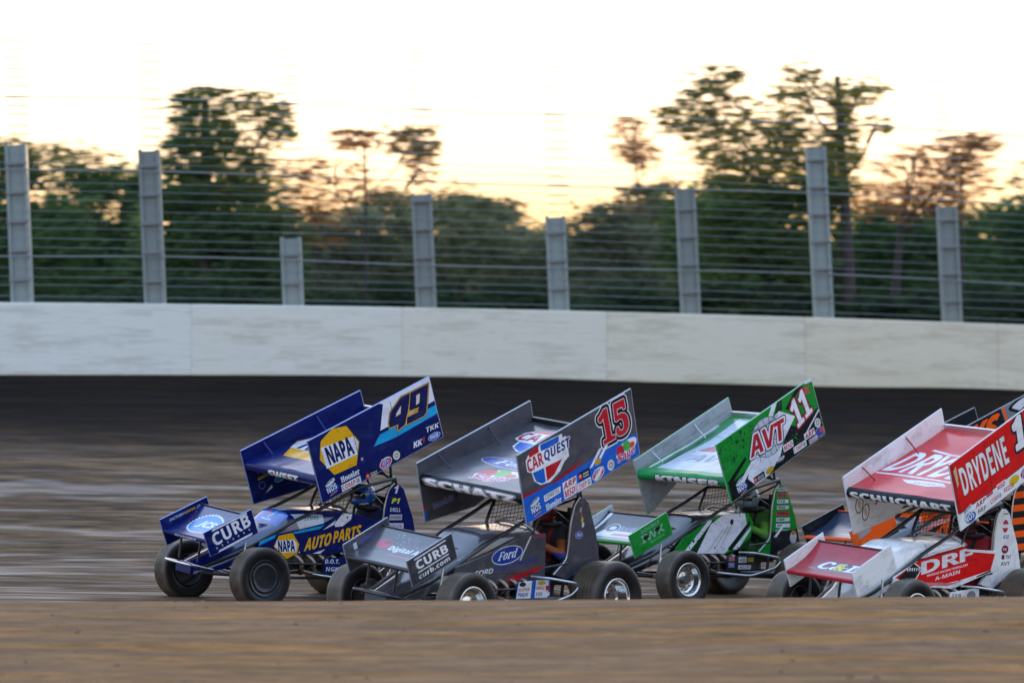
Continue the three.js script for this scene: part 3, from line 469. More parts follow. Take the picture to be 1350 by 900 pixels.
  add('drag_link', tube([[.9, .42, -.36], [.3, .44, -.46], [-.2, .44, -.44]], .012, 8), blackTube);
  // --- wheels
  addWheel(car, 1.126, -.81, .348, .25, { cover: S.frontCover, rimM: S.rimM });
  addWheel(car, 1.126, .81, .348, .25, { rimM: S.rightRimM ?? darkSteel });
  addWheel(car, -1.074, -.745, .385, .40, { rimM: S.rimM });
  addWheel(car, -1.074, .80, .42, .46, { rimM: S.rimM });
  return car;
}
const sheets = (bg) => ({ left: new Sheet(0, -.32, 1.8, .6, 560, bg), right: new Sheet(0, -.68, 1.8, .26, 300, bg), top: new Sheet(-HALF, 0, HALF, 1.8, 440, bg), edge: new Sheet(-HALF, 0, HALF, .2, 600, bg), nose: new Sheet(-NHALF, 0, NHALF, .58, 600, bg), noseL: new Sheet(0, -.21, .67, .13, 760, bg), noseR: new Sheet(0, -.21, .67, .13, 500, bg), side: new Sheet(-.98, .34, .88, 1.08, 560, bg), tail: new Sheet(.55, .45, 1.4, 1.43, 420, bg), rocker: new Sheet(-.1, .32, .46, .56, 420, bg), hood: new Sheet(-1, 0, 1, 1.96, 300, bg) });
const hx = (x) => x; // sheet coordinates for the hood: across -1..1, back from the nose
// ================================================================ car one: blue, number 49
const blueSheets = sheets('#03145a');
{
  const S = blueSheets, Y = '#f2b010', W = '#eceaf2', N = '#0a1550', C = '#12a5e0';
  const hex = (sh, p, band, txt) => { sh.poly(p, Y, '#0c1440', .004); sh.poly(band, W); sh.text('NAPA', ...txt, { fill: N, bold: 8 }); };
  S.left.poly([[.90, .6], [1.10, .5], [.97, .20], [1.81, .29], [1.81, .6]], W).poly([[.97, .19], [.97, .215], [1.81, .28], [1.81, .25]], N).poly([[.84, .07], [.96, .175], [1.81, .235], [1.81, .13], [1.16, .065]], C).poly([[1.1, .5], [1.08, .505], [.97, .215], [.98, .215]], '#03145a');
  hex(S.left, [[.36, .475], [.55, .435], [.67, .20], [.56, -.05], [.24, -.05], [.10, .19], [.17, .39]], [[.15, .315], [.61, .285], [.655, .2], [.60, .065], [.16, .055]], [[.215, .085], [.575, .095], [.195, .295]]);
  { const four = [[1.11, .20], [1.12, .27], [1.17, .37], [1.36, .49], [1.50, .495], [1.41, .3], [1.37, .24], [1.33, .165], [1.21, .13], [1.24, .20], [1.16, .20]], nine = [[1.50, .495], [1.77, .51], [1.655, .2], [1.61, .165], [1.35, .155], [1.38, .24], [1.54, .25], [1.56, .285], [1.42, .29]];
    for (const [c, w] of [[N, .016], [Y, .011], [N, .0005]]) { S.left.poly(four, c, c, w); S.left.poly(nine, c, c, w); }
    S.left.line([[1.497, .497], [1.42, .292], [1.57, .287]], Y, .008).line([[1.37, .238], [1.55, .245]], Y, .009).poly([[1.33, .39], [1.3, .31], [1.235, .3], [1.25, .33]], '#d9d4d6', Y, .004).poly([[1.575, .435], [1.62, .437], [1.585, .34], [1.54, .33]], '#d9d4d6', Y, .004); }
  S.left.line([[.615, .5], [.615, -.25]], '#06114e', .006).line([[1.2, .5], [1.2, -.2]], '#06114e', .006);
  S.left.tb('TKK', 1.58, -.035, .19, .06, { fill: '#e8e8ee', skew: .3, strokes: [['#111', 5]] }).ell(1.68, -.115, .085, .036, '#1d55b8', '#e8e8f0', .006, .06).tb('ENGLER', 1.62, -.135, .12, .04, { fill: '#fff', rot: .04 });
  S.left.tb('KK', 1.37, -.145, .12, .065, { fill: '#f0f0f4', skew: .3, bold: 10 }).tb('1', 1.49, -.13, .04, .06, { fill: '#c23a2a', skew: .3, bold: 12 });
  S.left.nos(.1, -.185, 1).hoosier(.31, -.175, .27, .07).comp(.30, -.265, .26, .055).mobil(.67, -.25, .15, .045).vp(.95, -.17, 1).poly([[1.05, -.2], [1.18, -.19], [1.175, -.08], [1.05, -.09]], '#16181c').ring(1.115, -.14, .045).ell(.65, -.01, .018, .02, '#b9a6c8');
  const r = rngOf(3);
  S.right.tb('ENGLER', .15, -.2, .2, .04, { fill: '#c8cad2', skew: .2 }).poly([[.13, -.285], [.36, -.27], [.37, -.235], [.14, -.25]], '#cfae1c').tb('HOOSIER', .15, -.275, .2, .03, { fill: '#22201a' }).ell(.17, -.36, .04, .04, '#03145a', '#cfd0d8', .004).ell(.42, -.37, .07, .032, '#1f7fa8', '#d0d8e0', .005).poly([[.18, -.47], [.3, -.4], [.3, -.44]], '#e0e0e4').tb('ARP', .5, -.26, .12, .035, { fill: '#c8cad2' }).tb('MSD', .52, -.32, .12, .03, { fill: '#c8cad2' }).tb('KSE', .68, -.25, .12, .04, { fill: '#c8cad2' });
  hex(S.top, [[-.45, .36], [-.74, .76], [-.5, 1.15], [.5, 1.15], [.74, .76], [.45, .36]], [[-.62, .58], [-.70, .76], [-.6, .93], [.6, .93], [.70, .76], [.62, .58]], [[-.5, .6], [.5, .6], [-.5, .91]]);
  S.edge.tb('SWEET', -.27, .045, .62, .085, { fill: '#e6e2da', skew: .2, strokes: [['#16181e', 14]], bold: 12 });
  const g0 = []; for (let i = 0; i < 64; i++) { const a = i / 64 * 6.2832, k = i % 2 ? 1 : .9; g0.push([.02 + .31 * k * Math.cos(a), .29 + .2 * k * Math.sin(a)]); }
  S.nose.poly(g0, '#e6eef8').ell(.02, .29, .27, .17, '#1585d4'); S.nose.text('JCS', [-.13, .22], [.16, .22], [-.08, .36], { fill: '#eaf4ff', bold: 6 });
  S.noseEdge = new Sheet(-NHALF, 0, NHALF, .085, 600, '#03145a').tb('BEVPOINT', -.2, .03, .46, .03, { fill: '#dfe3ea', skew: .2 });
  S.noseL.poly([[.1, .062], [.6, .062], [.6, .085], [.12, .085]], W).text('CURB', [.09, -.115], [.615, -.08], [.075, .035], { fill: '#ecebf0', bold: 3 });
  'RECORDS'.split('').forEach((c, i) => S.noseL.tb(c, .1 + i * .077, -.155 + i * .004, .018, .022, { fill: '#ecebf0' }));
  S.noseL.poly([[.1, -.2], [.13, -.175], [.6, -.165], [.59, -.19]], W);
  S.noseR.tb('FACTORY', .12, .045, .2, .03, { fill: '#d5d8e0', skew: .2 }).tb('KIOSK', .33, .045, .16, .03, { fill: Y, skew: .2 }).tb('.com', .5, .045, .09, .03, { fill: '#d5d8e0', skew: .2 });
  S.side.poly([[-.93, .62], [-.91, .69], [-.70, .755], [-.72, .72]], C).poly([[-.47, .795], [-.455, .77], [-.11, .835], [-.04, .885]], C);
  hex(S.side, [[-.665, .745], [-.48, .785], [-.372, .655], [-.388, .545], [-.53, .475], [-.72, .62]], [[-.685, .69], [-.45, .71], [-.405, .66], [-.405, .565], [-.59, .55], [-.70, .62]], [[-.645, .565], [-.42, .575], [-.67, .685]]);
  S.side.text('AUTO', [-.295, .575], [.055, .655], [-.275, .72], { fill: Y, bold: 7 }).text('PARTS', [.10, .675], [.47, .76], [.105, .815], { fill: Y, bold: 7 });
  S.side.poly([[-.065, .822], [.11, .95], [.08, .885]], W).poly([[.106, .865], [.09, .9], [.2, 1.03], [.33, 1.02], [.32, .955], [.21, .875]], W).ell(.265, .98, .012, .012, '#15171c').poly([[-.18, .548], [.0, .606], [-.07, .55]], W).ell(-.36, .56, .01, .012, '#cfd2dc');
  S.tail.tb('1', .9, 1.28, .05, .09, { fill: '#e8e8ee', skew: .2, bold: 9 }).tb('P1', .89, 1.16, .1, .06, { fill: '#d8e030', skew: .3, bold: 8 }).tb('DRILL', .88, 1.06, .15, .045, { fill: '#d8dae2' }).poly([[.88, .96], [1.06, .965], [1.06, 1.03], [.88, 1.025]], '#c9c6c8').poly([[.89, .975], [1.05, .98], [1.05, 1.015], [.89, 1.01]], '#8d8c92').poly([[.88, .86], [1.1, .865], [1.09, .93], [.88, .925]], '#cfc3c6').tb('VALVE', .9, .875, .17, .03, { fill: '#3a5cb0' }).tb('WEEKLY', .88, .79, .2, .04, { fill: '#e6d21c' }).poly([[.85, .75], [1.4, .68], [1.4, .6], [1.1, .6]], W).ell(.99, .69, .11, .04, '#cf6a1c', '#ece6da', .006).tb('BURNET', .92, .67, .14, .04, { fill: '#1a1412' });
  S.rocker.tb('D.O.T.', -.06, .45, .2, .05, { fill: '#e8e8ee' }).tb('NGK', -.04, .36, .18, .05, { fill: '#e8e8ee' });
  S.hood.poly([[-.62, 1.0], [.62, 1.0], [.62, 1.17], [-.62, 1.17]], '#2c5ab8').tb('V', -.12, 1.09, .0, .0, {});
  S.hood.poly([[-.2, 1.15], [-.08, 1.15], [-.02, 1.07], [-.1, 1.07]], '#c8324a').poly([[.2, 1.15], [.06, 1.15], [-.05, 1.06], [.04, 1.06]], '#4ab4e8').tb('Valvoline', -.22, 1.025, .44, .028, { fill: '#eef0f6' });
  S.hood.poly([[-.6, 1.2], [.1, 1.2], [.3, 1.62], [-.6, 1.75]], '#e9e7e2').poly([[.55, 1.2], [.62, 1.62], [.98, 1.62], [.95, 1.3]], '#b9c2cc').text('SWEET', [.66, 1.56], [.66, 1.36], [.78, 1.56], { fill: '#1b2a4a' });
  makeCar({ ...S, label: 'blue and yellow winged sprint car number 49 leading the group at the left', body: '#03145a', trim: '#03145a', under: '#0b1238', pos: [-2.444, -1.465, -41.891], yaw: 37.03, roll: 6.94, pitch: 1.84, xw: -.327, yw: 1.814, tilt: 22.7, frontCover: true, rimM: darkSteel, rimTrim: std({ color: new THREE.Color().setRGB(.35, .42, .75), metalness: .5, roughness: .35 }), stayM: std({ color: 0x1a2a78, roughness: .5 }),
    sideShape: [[.94, .60], [.92, .665], [.70, .755], [.45, .805], [.05, .90], [-.19, 1.03], [-.34, 1.03], [-.5, .99], [-.79, .93], [-.74, .60], [-.1, .545], [.37, .545], [.53, .475], [.62, .55]], cowlM: blackTube });
}
// ================================================================ car two: grey, number 15
{
  const bg = '#4d4c52', S = sheets(bg), W = '#f1f1f4', RED = '#c01624', BL = '#1560c8', N = '#1a2a7c';
  const cq = (sh, o) => {
    const q = (p) => p.map(([x, y]) => [o[0] + x * o[2], o[1] + y * o[3]]);
    const all = [[[.04, .43], [.22, .48], [.22, .5], [.56, .5], [.56, .45], [.62, .45], [.62, .2], [.54, .16], [.46, .07], [.3, 0], [.16, .02], [.08, .1], [.06, .22], [0, .25], [0, .38]]];
    for (const p of all) sh.poly(q(p), W, W, .008);
    sh.poly(q([[.05, .4], [.05, .46], [.2, .5], [.2, .42]]), RED).poly(q([[.23, .42], [.23, .5], [.52, .5], [.5, .4]]), BL).poly(q([[.07, .2], [.1, .08], [.18, .02], [.24, .02], [.24, .2]]), BL).poly(q([[.26, .2], [.26, .02], [.38, .06], [.46, .14], [.52, .2]]), RED);
    sh.text('CAR', ...q([[.01, .23], [.25, .25], [.0, .39]]), { fill: RED, strokes: [[W, 13]], bold: 4 }).text('QUEST', ...q([[.26, .25], [.66, .28], [.27, .4]]), { fill: N, strokes: [[W, 13]], bold: 4 });
  };
  const oval = (sh, x, y, rx, ry, rot) => { sh.ell(x, y, rx, ry, '#1f3f9a', W, .008, rot); sh.text('Ford', [x - rx * .62, y - ry * .5 - rx * .55 * Math.sin(rot)], [x + rx * .62, y - ry * .5 + rx * .55 * Math.sin(rot)], [x - rx * .56, y + ry * .62 - rx * .55 * Math.sin(rot)], { fill: W, font: 'italic bold 100px serif' }); };
  const sage = (sh, x, y, s) => { sh.ell(x + .04 * s, y + .03 * s, .16 * s, .07 * s, '#efe9f4', null, 0, .3).ell(x - .05 * s, y + .03 * s, .06 * s, .055 * s, '#c4283c').ell(x + .05 * s, y + .05 * s, .05 * s, .06 * s, '#4cb64e', null, 0, .6).ell(x + .12 * s, y + .04 * s, .04 * s, .03 * s, '#d6552c').tb('Sage', x - .1 * s, y - .1 * s, .26 * s, .1 * s, { fill: '#c22a5c', rot: .1, font: 'italic bold 100px serif', strokes: [['#f3eef6', 9]], bold: 4 }).line([[x - .04 * s, y + .09 * s], [x + .02 * s, y + .11 * s]], '#4cb64e', .012 * s); };
  S.left.poly([[0, -.32], [1.8, -.32], [1.8, .08], [1.37, .1], [.95, .02], [.6, 0], [.03, -.02], [0, -.02]], BL).poly([[0, .015], [0, -.025], [.37, -.015], [.6, .03], [.97, .1], [.78, .02], [.5, -.02]], '#a61420').line([[1.18, .54], [1.18, .0]], '#4b4a50', .01);
  cq(S.left, [.12, .02, 1.0, .86]);
  S.left.text('15', [1.27, .13], [1.7, .15], [1.25, .49], { fill: '#c41424', font: 'bold 100px serif', bold: 8, strokes: [[W, 24], ['#111014', 19], [W, 7]] });
  S.left.nos(.1, -.19, 1).poly([[.3, -.17], [.55, -.15], [.56, -.085], [.3, -.1]], W).tb('COMETIC', .315, -.152, .225, .045, { fill: '#2a2c34', rot: .06 }).arp(.6, -.14, .19, .065).hoosier(.31, -.27, .24, .07, .06).msd(.6, -.235, .16, .075).comp(.79, -.225, .22, .06).mobil(.87, -.12, .14, .06).vp(1.14, -.15, 1.05).ring(1.345, -.125, .05);
  for (const k of [0, .09]) S.left.poly([[1.02 + k, -.05], [1.07 + k, -.05], [1.26 + k, .11], [1.2 + k, .11]], W);
  S.left.ell(1.16, -.02, .05, .035, '#c89a2c').poly([[1.06, -.2], [1.12, -.21], [1.24, -.1], [1.2, -.09]], '#e8e8dc');
  sage(S.left, 1.57, -.06, 1.1);
  S.right.poly([[0, -.4], [.03, -.4], [.03, -.55], [0, -.55]], BL).poly([[0, -.33], [.03, -.33], [.03, -.4], [0, -.4]], RED).tb('Mobil', .14, -.44, .3, .07, { fill: '#3a4a9a', strokes: [['#c9c9d2', 5]] }).tb('1', .46, -.42, .05, .08, { fill: '#16161a' });
  cq(S.top, [-.6, 1.02, 1.8, 1.25]); oval(S.top, 0, .72, .5, .12, 0); sage(S.top, -.02, .34, 1.9);
  S.edge.g.fillStyle = '#0e0f13'; S.edge.g.fillRect(0, 0, 2000, 2000); S.edge.tb('SCHATZ', -.66, .06, 1.32, .085, { fill: '#efe9e6', skew: -.4, bold: 9, strokes: [['#8a8588', 22]] });
  S.nose.ell(-.23, .35, .1, .075, '#c01c4a').ell(-.2, .38, .05, .03, '#8c1436').text('Digital Ally', [-.12, .25], [.42, .25], [-.1, .35], { fill: '#f0f4f8' }).poly([[-.02, .185], [.3, .185], [.31, .205], [-.02, .205]], '#a84a70');
  const r = rngOf(8); for (let i = 0; i < 26; i++) S.nose.ell(lerp(-.2, .25, r()), lerp(.38, .52, r()), .002 + .005 * r(), .002 + .005 * r(), r() > .5 ? '#d6e6f4' : '#9ec4e0');
  S.noseL.g.fillStyle = '#3a3b41'; S.noseL.g.fillRect(0, 0, 3000, 3000);
  S.noseL.poly([[.1, .052], [.57, .052], [.57, .066], [.1, .066]], W).text('CURB', [.115, -.062], [.575, -.075], [.1, .035], { fill: '#f0f0f2', bold: 4 }).poly([[.11, -.098], [.57, -.106], [.57, -.094], [.11, -.086]], W).text('curb.com', [.11, -.17], [.57, -.172], [.11, -.115], { fill: '#f0f0f2' });
  S.noseR.tb('VERMEER', .2, .02, .3, .05, { fill: '#5a5ab0', skew: .2 }).poly([[.13, .0], [.18, .0], [.18, .07], [.13, .07]], '#cfd6e6').poly([[.34, -.02], [.55, -.02], [.55, 0], [.34, 0]], '#8a2230');
  oval(S.side, -.165, .79, .225, .088, .17);
  S.side.text('FORD', [-.62, .57], [-.365, .60], [-.61, .628], { fill: '#eef0f2', font: '100px sans-serif', bold: 4 }).text('PERFORMANCE', [-.34, .605], [.33, .722], [-.34, .665], { fill: '#27348c', font: '100px sans-serif', bold: 4 });
  S.side.poly([[-.44, .5], [-.34, .53], [-.335, .5]], '#b01824').poly([[-.27, .49], [-.17, .565], [-.2, .49]], '#b01824').poly([[-.115, .48], [-.1, .565], [.38, .665], [.38, .63], [.02, .51], [.02, .48]], '#b01824').line([[-.9, .6], [.35, .585]], '#2c2c31', .006).poly([[.03, .73], [.05, .73], [.18, .985], [.155, .985]], '#d8d8dc').tb('MOOG', .24, .97, .13, .04, { fill: '#a8303c', bold: 5 }).line([[-.9, .68], [-.4, .82], [-.02, .96]], '#7f8087', .008);
  for (let i = 0; i < 4; i++) S.tail.ell(.93 + .02 * i, 1.26 - i * .055, .02, .03, ['#b9a08a', '#8a5a4a', '#c9b04a', '#d8d8d8'][i]);
  S.tail.ell(.945, .985, .06, .035, '#5a62a8', '#a8acd0', .005).tb('Ford', .91, .97, .075, .035, { fill: '#e8e8f4', font: 'italic bold 100px serif' }); for (const [x, y] of [[.9, 1.3], [1.06, 1.08], [.9, .8], [1.13, .76]]) S.tail.ell(x, y, .008, .008, '#2c2c30');
  S.tail.poly([[.8, .5], [1.4, .5], [1.4, .68], [1.2, .66], [1.0, .62]], BL);
  S.rocker.g.fillStyle = '#1656b0'; S.rocker.g.fillRect(0, 0, 3000, 3000);
  S.rocker.poly([[-.08, .34], [.14, .34], [.14, .54], [-.06, .52]], '#e4e0dc').ell(.0, .49, .05, .025, '#20242c').tb('ALLSTAR', -.06, .42, .17, .035, { fill: '#8a3038' }).tb('NGK', -.05, .36, .15, .04, { fill: '#3a4a8a' }).poly([[.2, .34], [.4, .34], [.4, .53], [.2, .53]], '#e0dcdc').ell(.29, .5, .06, .022, '#c8a81c').tb('MAHLE', .22, .43, .12, .035, { fill: '#9a2a34' }).poly([[.36, .42], [.42, .42], [.42, .47], [.36, .47]], '#b8242c').tb('FOX', .22, .36, .1, .04, { fill: '#2c3c80' }).poly([[.33, .36], [.43, .36], [.43, .4], [.33, .4]], '#e8e8ec');
  S.hood.poly([[.62, .82], [.62, 1.1], [.98, 1.06], [.98, .8]], '#4b4c53').text('MCE', [.7, 1.04], [.7, .86], [.82, 1.04], { fill: '#b99a8a' }).poly([[-.55, 1.22], [.5, 1.22], [.5, 1.5], [-.55, 1.5]], '#8f9094');
  makeCar({ ...S, label: 'grey winged sprint car number 15 with blue lower stripe, second from the left', body: bg, trim: '#2a2b30', under: '#26262b', pos: [-.277, -1.621, -38.184], yaw: 46.17, roll: 7.93, pitch: 0, xw: -.388, yw: 1.774, tilt: 19.5, bumperM: blackTube, gurneyM: blackTube,
    sideShape: [[.94, .60], [.93, .672], [.42, .825], [0, 1.0], [-.21, 1.01], [-.40, 1.01], [-.46, .42], [-.1, .45], [.44, .49], [.66, .56]], rimTrim: std({ color: new THREE.Color().setRGB(.45, .5, .58), metalness: .5, roughness: .35 }) });
}
// ================================================================ car three: green, number 11
{
  const G = '#078a28', S = sheets(G), W = '#eceaf0', K = '#0b1014', RED = '#c01c28', r = rngOf(11);
  const logo = (sh, f, k) => { // red letters over a globe
    const e = f([.36, .2]); sh.ell(e[0], e[1], .3 * k, .26 * k, '#c9ccd4', K, .006);
    for (let i = -2; i <= 2; i++) { sh.line([f([.08, .2 + i * .09]), f([.36, .2 + i * .07]), f([.64, .2 + i * .09])], '#2c3038', .007); sh.line([f([.36 + i * .11, -.04]), f([.36 + i * .08, .2]), f([.36 + i * .11, .44])], '#2c3038', .007); }
    sh.text('AVT', f([.0, .07]), f([.66, .07]), f([.06, .31]), { fill: RED, bold: 5, strokes: [[K, 22], [W, 15]] });
  };
  S.left.speckle(r, 170, '#0a3a1c', .003, .026, [0, .1, .62, .5]).poly([[.94, .42], [1.07, .56], [1.16, .56], [1.02, .40]], W).poly([[1.16, .56], [1.24, .56], [1.2, .42], [1.05, .38]], '#10331f').poly([[1.62, .6], [1.8, .6], [1.8, .54], [1.68, .55]], W).poly([[1.55, .6], [1.66, .6], [1.3, .36], [1.25, .4]], K);
  S.left.poly([[.02, -.32], [1.8, -.32], [1.8, .2], [1.34, .13], [1.1, .3], [.9, .1], [.5, -.02], [.03, -.1]], K).poly([[.5, .06], [.62, .36], [.95, .36], [1.14, .42], [1.38, .25], [1.12, .07], [.98, -.1], [.74, -.24], [.47, -.28], [.36, -.15]], W).poly([[.02, -.06], [.4, .12], [.43, .09], [.05, -.12]], K).poly([[.18, -.15], [.48, .02], [.5, -.02], [.24, -.2]], W).speckle(r, 40, '#0c9a34', .004, .02, [.95, -.1, 1.35, .05]);
  logo(S.left, ([x, y]) => [.50 + x * .95, .0 + y * 1.0], .92);
  for (let i = 0; i < 6; i++) S.left.line([[.5 + i * .03, -.08 - i * .025], [.95, .02 - i * .03]], '#9a9ca4', .006);
  S.left.text('11', [1.37, .10], [1.68, .20], [1.33, .42], { fill: '#efeef2', font: 'bold 100px serif', bold: 10, strokes: [[K, 18], [RED, 13], ['#3c0a12', 6]] }).tb('K', 1.63, .43, .1, .1, { fill: '#c84a58', bold: 6, rot: -.1 });
  S.left.line([[1.45, -.05], [1.8, .17]], W, .02).ring(1.72, .02, .05).arp(1.45, -.09, .17, .06).ell(1.72, -.1, .08, .055, '#3a4aa0', '#e8e8f0', .005).ell(1.76, -.09, .04, .03, '#d8503c').poly([[1.5, -.18], [1.66, -.17], [1.66, -.11], [1.5, -.12]], '#d4b8c4').msd(1.06, -.08, .16, .06).comp(1.22, -.17, .22, .055).nos(.16, -.2, 1.1).mobil(.48, -.24, .16, .05).ell(.75, -.2, .07, .03, '#c8a41c', '#b0301c', .006, .1).tb('HRP', .9, -.17, .13, .05, { fill: '#e6e6ea', skew: .3 });
  S.right.g.fillStyle = '#a3a5a8'; S.right.g.fillRect(0, 0, 3000, 3000); S.right.line([[0, .0], [1.8, .1]], '#8d8f93', .01).line([[.3, -.1], [.12, -.46]], '#8a8c90', .012);
  S.top.poly([[-.62, .16], [-.56, .16], [-.5, 1.2], [-.6, 1.7], [-.7, 1.7], [-.7, .4]], '#0e8a4a').poly([[-.72, .16], [-.66, .16], [-.72, 1.5], [-.77, 1.5]], W).poly([[-.6, .3], [-.55, .3], [-.6, 1.3], [-.64, 1.3]], K).poly([[-.56, .16], [.62, .16], [.55, 1.72], [-.58, 1.72], [-.5, 1.1]], '#c3cddb').poly([[-.45, .7], [.0, 1.22], [.45, .7]], '#dfe4ec', K, .006);
  for (let i = 0; i < 7; i++) S.top.line([[-.5, .42 + i * .035], [.5, .40 + i * .035]], '#7f93ae', .008);
  S.top.poly([[-.4, .74], [-.25, .92], [-.05, .92], [-.12, .74]], '#b84a5c').poly([[.0, .74], [-.04, 1.1], [.14, .95], [.3, .74]], '#b84a5c').text('AVT', [-.35, .44], [.35, .44], [-.3, .66], { fill: '#56708e' });
  S.edge.g.fillStyle = '#0d8f48'; S.edge.g.fillRect(0, 0, 3000, 3000); S.edge.tb('KINSER', -.45, .045, 1.1, .09, { fill: '#e9e1dc', skew: .15, bold: 14, strokes: [['#13181a', 18]] });
  S.nose.g.fillStyle = '#1b222c'; S.nose.g.fillRect(0, 0, 3000, 3000);
  S.nose.poly([[-.46, .02], [-.42, .02], [-.36, .58], [-.42, .58]], W).poly([[-.3, .1], [.46, .1], [.46, .26], [-.26, .26]], '#d9dee8').ell(-.14, .31, .1, .075, '#1b222c', '#c9d2e0', .012).ell(-.14, .31, .055, .04, '#c9d2e0').tb('Bardahl', -.02, .27, .42, .1, { fill: '#7f95b4' }).poly([[-.05, .15], [.46, .15], [.46, .2], [-.02, .2]], '#c26a7c').poly([[-.2, .05], [.46, .05], [.46, .08], [-.2, .08]], '#aab4c4');
  S.noseL.tb('DOUBLE', .2, .02, .32, .045, { fill: '#6fa884' }).tb('IWX', .17, -.1, .4, .1, { fill: '#7fb894', strokes: [['#12301c', 4]] }).ell(.25, -.045, .05, .025, '#10201a').ell(.46, -.03, .05, .025, '#10201a').tb('RACING', .3, -.15, .24, .03, { fill: '#6fa884' });
  S.noseR.g.fillStyle = '#b9bdc4'; S.noseR.g.fillRect(0, 0, 3000, 3000);
  S.side.poly([[-.7, .58], [-.62, .58], [-.25, .93], [-.3, .97]], W).poly([[-.62, .56], [-.5, .54], [-.15, .95], [-.25, .95]], '#0a3a1e').poly([[-.5, .54], [-.02, .54], [.18, .7], [.36, .85], [.3, 1.04], [-.07, 1.02], [-.28, .9]], W).poly([[.03, .6], [.4, .96], [.4, .9], [.1, .58]], K).poly([[.12, .6], [.42, .88], [.42, .84], [.2, .58]], W).poly([[.0, .54], [.5, .54], [.5, .8], [.2, .6]], '#0a3a1e').ell(.08, .93, .03, .035, '#2a2c30').speckle(r, 60, '#0a3a1c', .003, .022, [-.85, .58, -.4, .85]);
  for (let i = 0; i < 7; i++) S.side.line([[-.35 + i * .05, .56 + i * .01], [-.1 + i * .04, .82 + i * .02]], i % 2 ? '#1c2026' : '#c9c9d0', .006);
  const st = ['#d8c4c8', '#c8505c', '#d8dce4', '#c8c0c8', '#c02c38', '#d0d4dc', '#e0dce4', '#c8d0dc'];
  st.forEach((c, i) => { const y = 1.31 - i * .075; S.tail.poly([[.88, y], [1.06 + i * .012, y + .005], [1.06 + i * .012, y + .052], [.88, y + .048]], c).tb(['PRO', 'KSE', 'FSR', 'WIX', 'TNT', 'HRP', 'ARP', 'FK'][i], .9, y + .01, .13, .032, { fill: i % 2 ? '#5a1820' : '#2a3450' }); });
  S.tail.poly([[.8, .8], [1.4, .86], [1.4, .62], [.8, .5]], '#141a1e').poly([[.85, .74], [1.0, .9], [1.05, .9], [.9, .74]], W).ell(1.2, .74, .06, .08, '#c8c4c8').ell(1.2, .8, .04, .03, '#c07a2c');
  S.rocker.g.fillStyle = '#23282c'; S.rocker.g.fillRect(0, 0, 3000, 3000); S.rocker.poly([[-.05, .46], [.05, .46], [.05, .52], [-.05, .52]], '#c06a78').poly([[-.05, .38], [.05, .38], [.05, .44], [-.05, .44]], '#8a90b4').poly([[.12, .44], [.26, .44], [.26, .51], [.12, .51]], '#ccd0da').tb('ASI', .13, .455, .11, .03, { fill: '#9a3a5c' }).poly([[.28, .45], [.38, .45], [.38, .5], [.28, .5]], '#c8ac2c').tb('JOES', .29, .462, .08, .025, { fill: '#3c3010' }).poly([[.12, .36], [.34, .36], [.34, .41], [.12, .41]], '#d4d4da').tb('BULLET', .15, .37, .17, .03, { fill: '#a03a48' });
  S.hood.g.fillStyle = '#191b20'; S.hood.g.fillRect(0, 0, 3000, 3000); S.hood.poly([[-.55, 1.3], [.5, 1.3], [.5, 1.72], [-.55, 1.72]], '#e6e6e4');
  makeCar({ ...S, label: 'green, white and black winged sprint car number 11 behind the grey car', body: '#14181c', trim: G, under: '#4a4d50', pos: [2.342, -1.534, -44.121], yaw: 41.6, roll: 3.56, pitch: .7, xw: -.329, yw: 1.837, tilt: 24, bumperM: blackTube, stayM: std({ color: 0xc8ccd4, roughness: .4, metalness: .5 }),
    rightBoard: [[0, -.58], [.12, -.57], [.75, -.36], [1.8, -.16], [1.8, .239], [0, .136]], rimTrim: std({ color: new THREE.Color().setRGB(.35, .55, .42), metalness: .4, roughness: .4 }),
    sideShape: [[.885, .568], [.742, .724], [.28, .96], [.07, 1.02], [-.21, 1.035], [-.36, 1.035], [-.46, .92], [-.40, .62], [0, .542], [.5, .542]] });
}
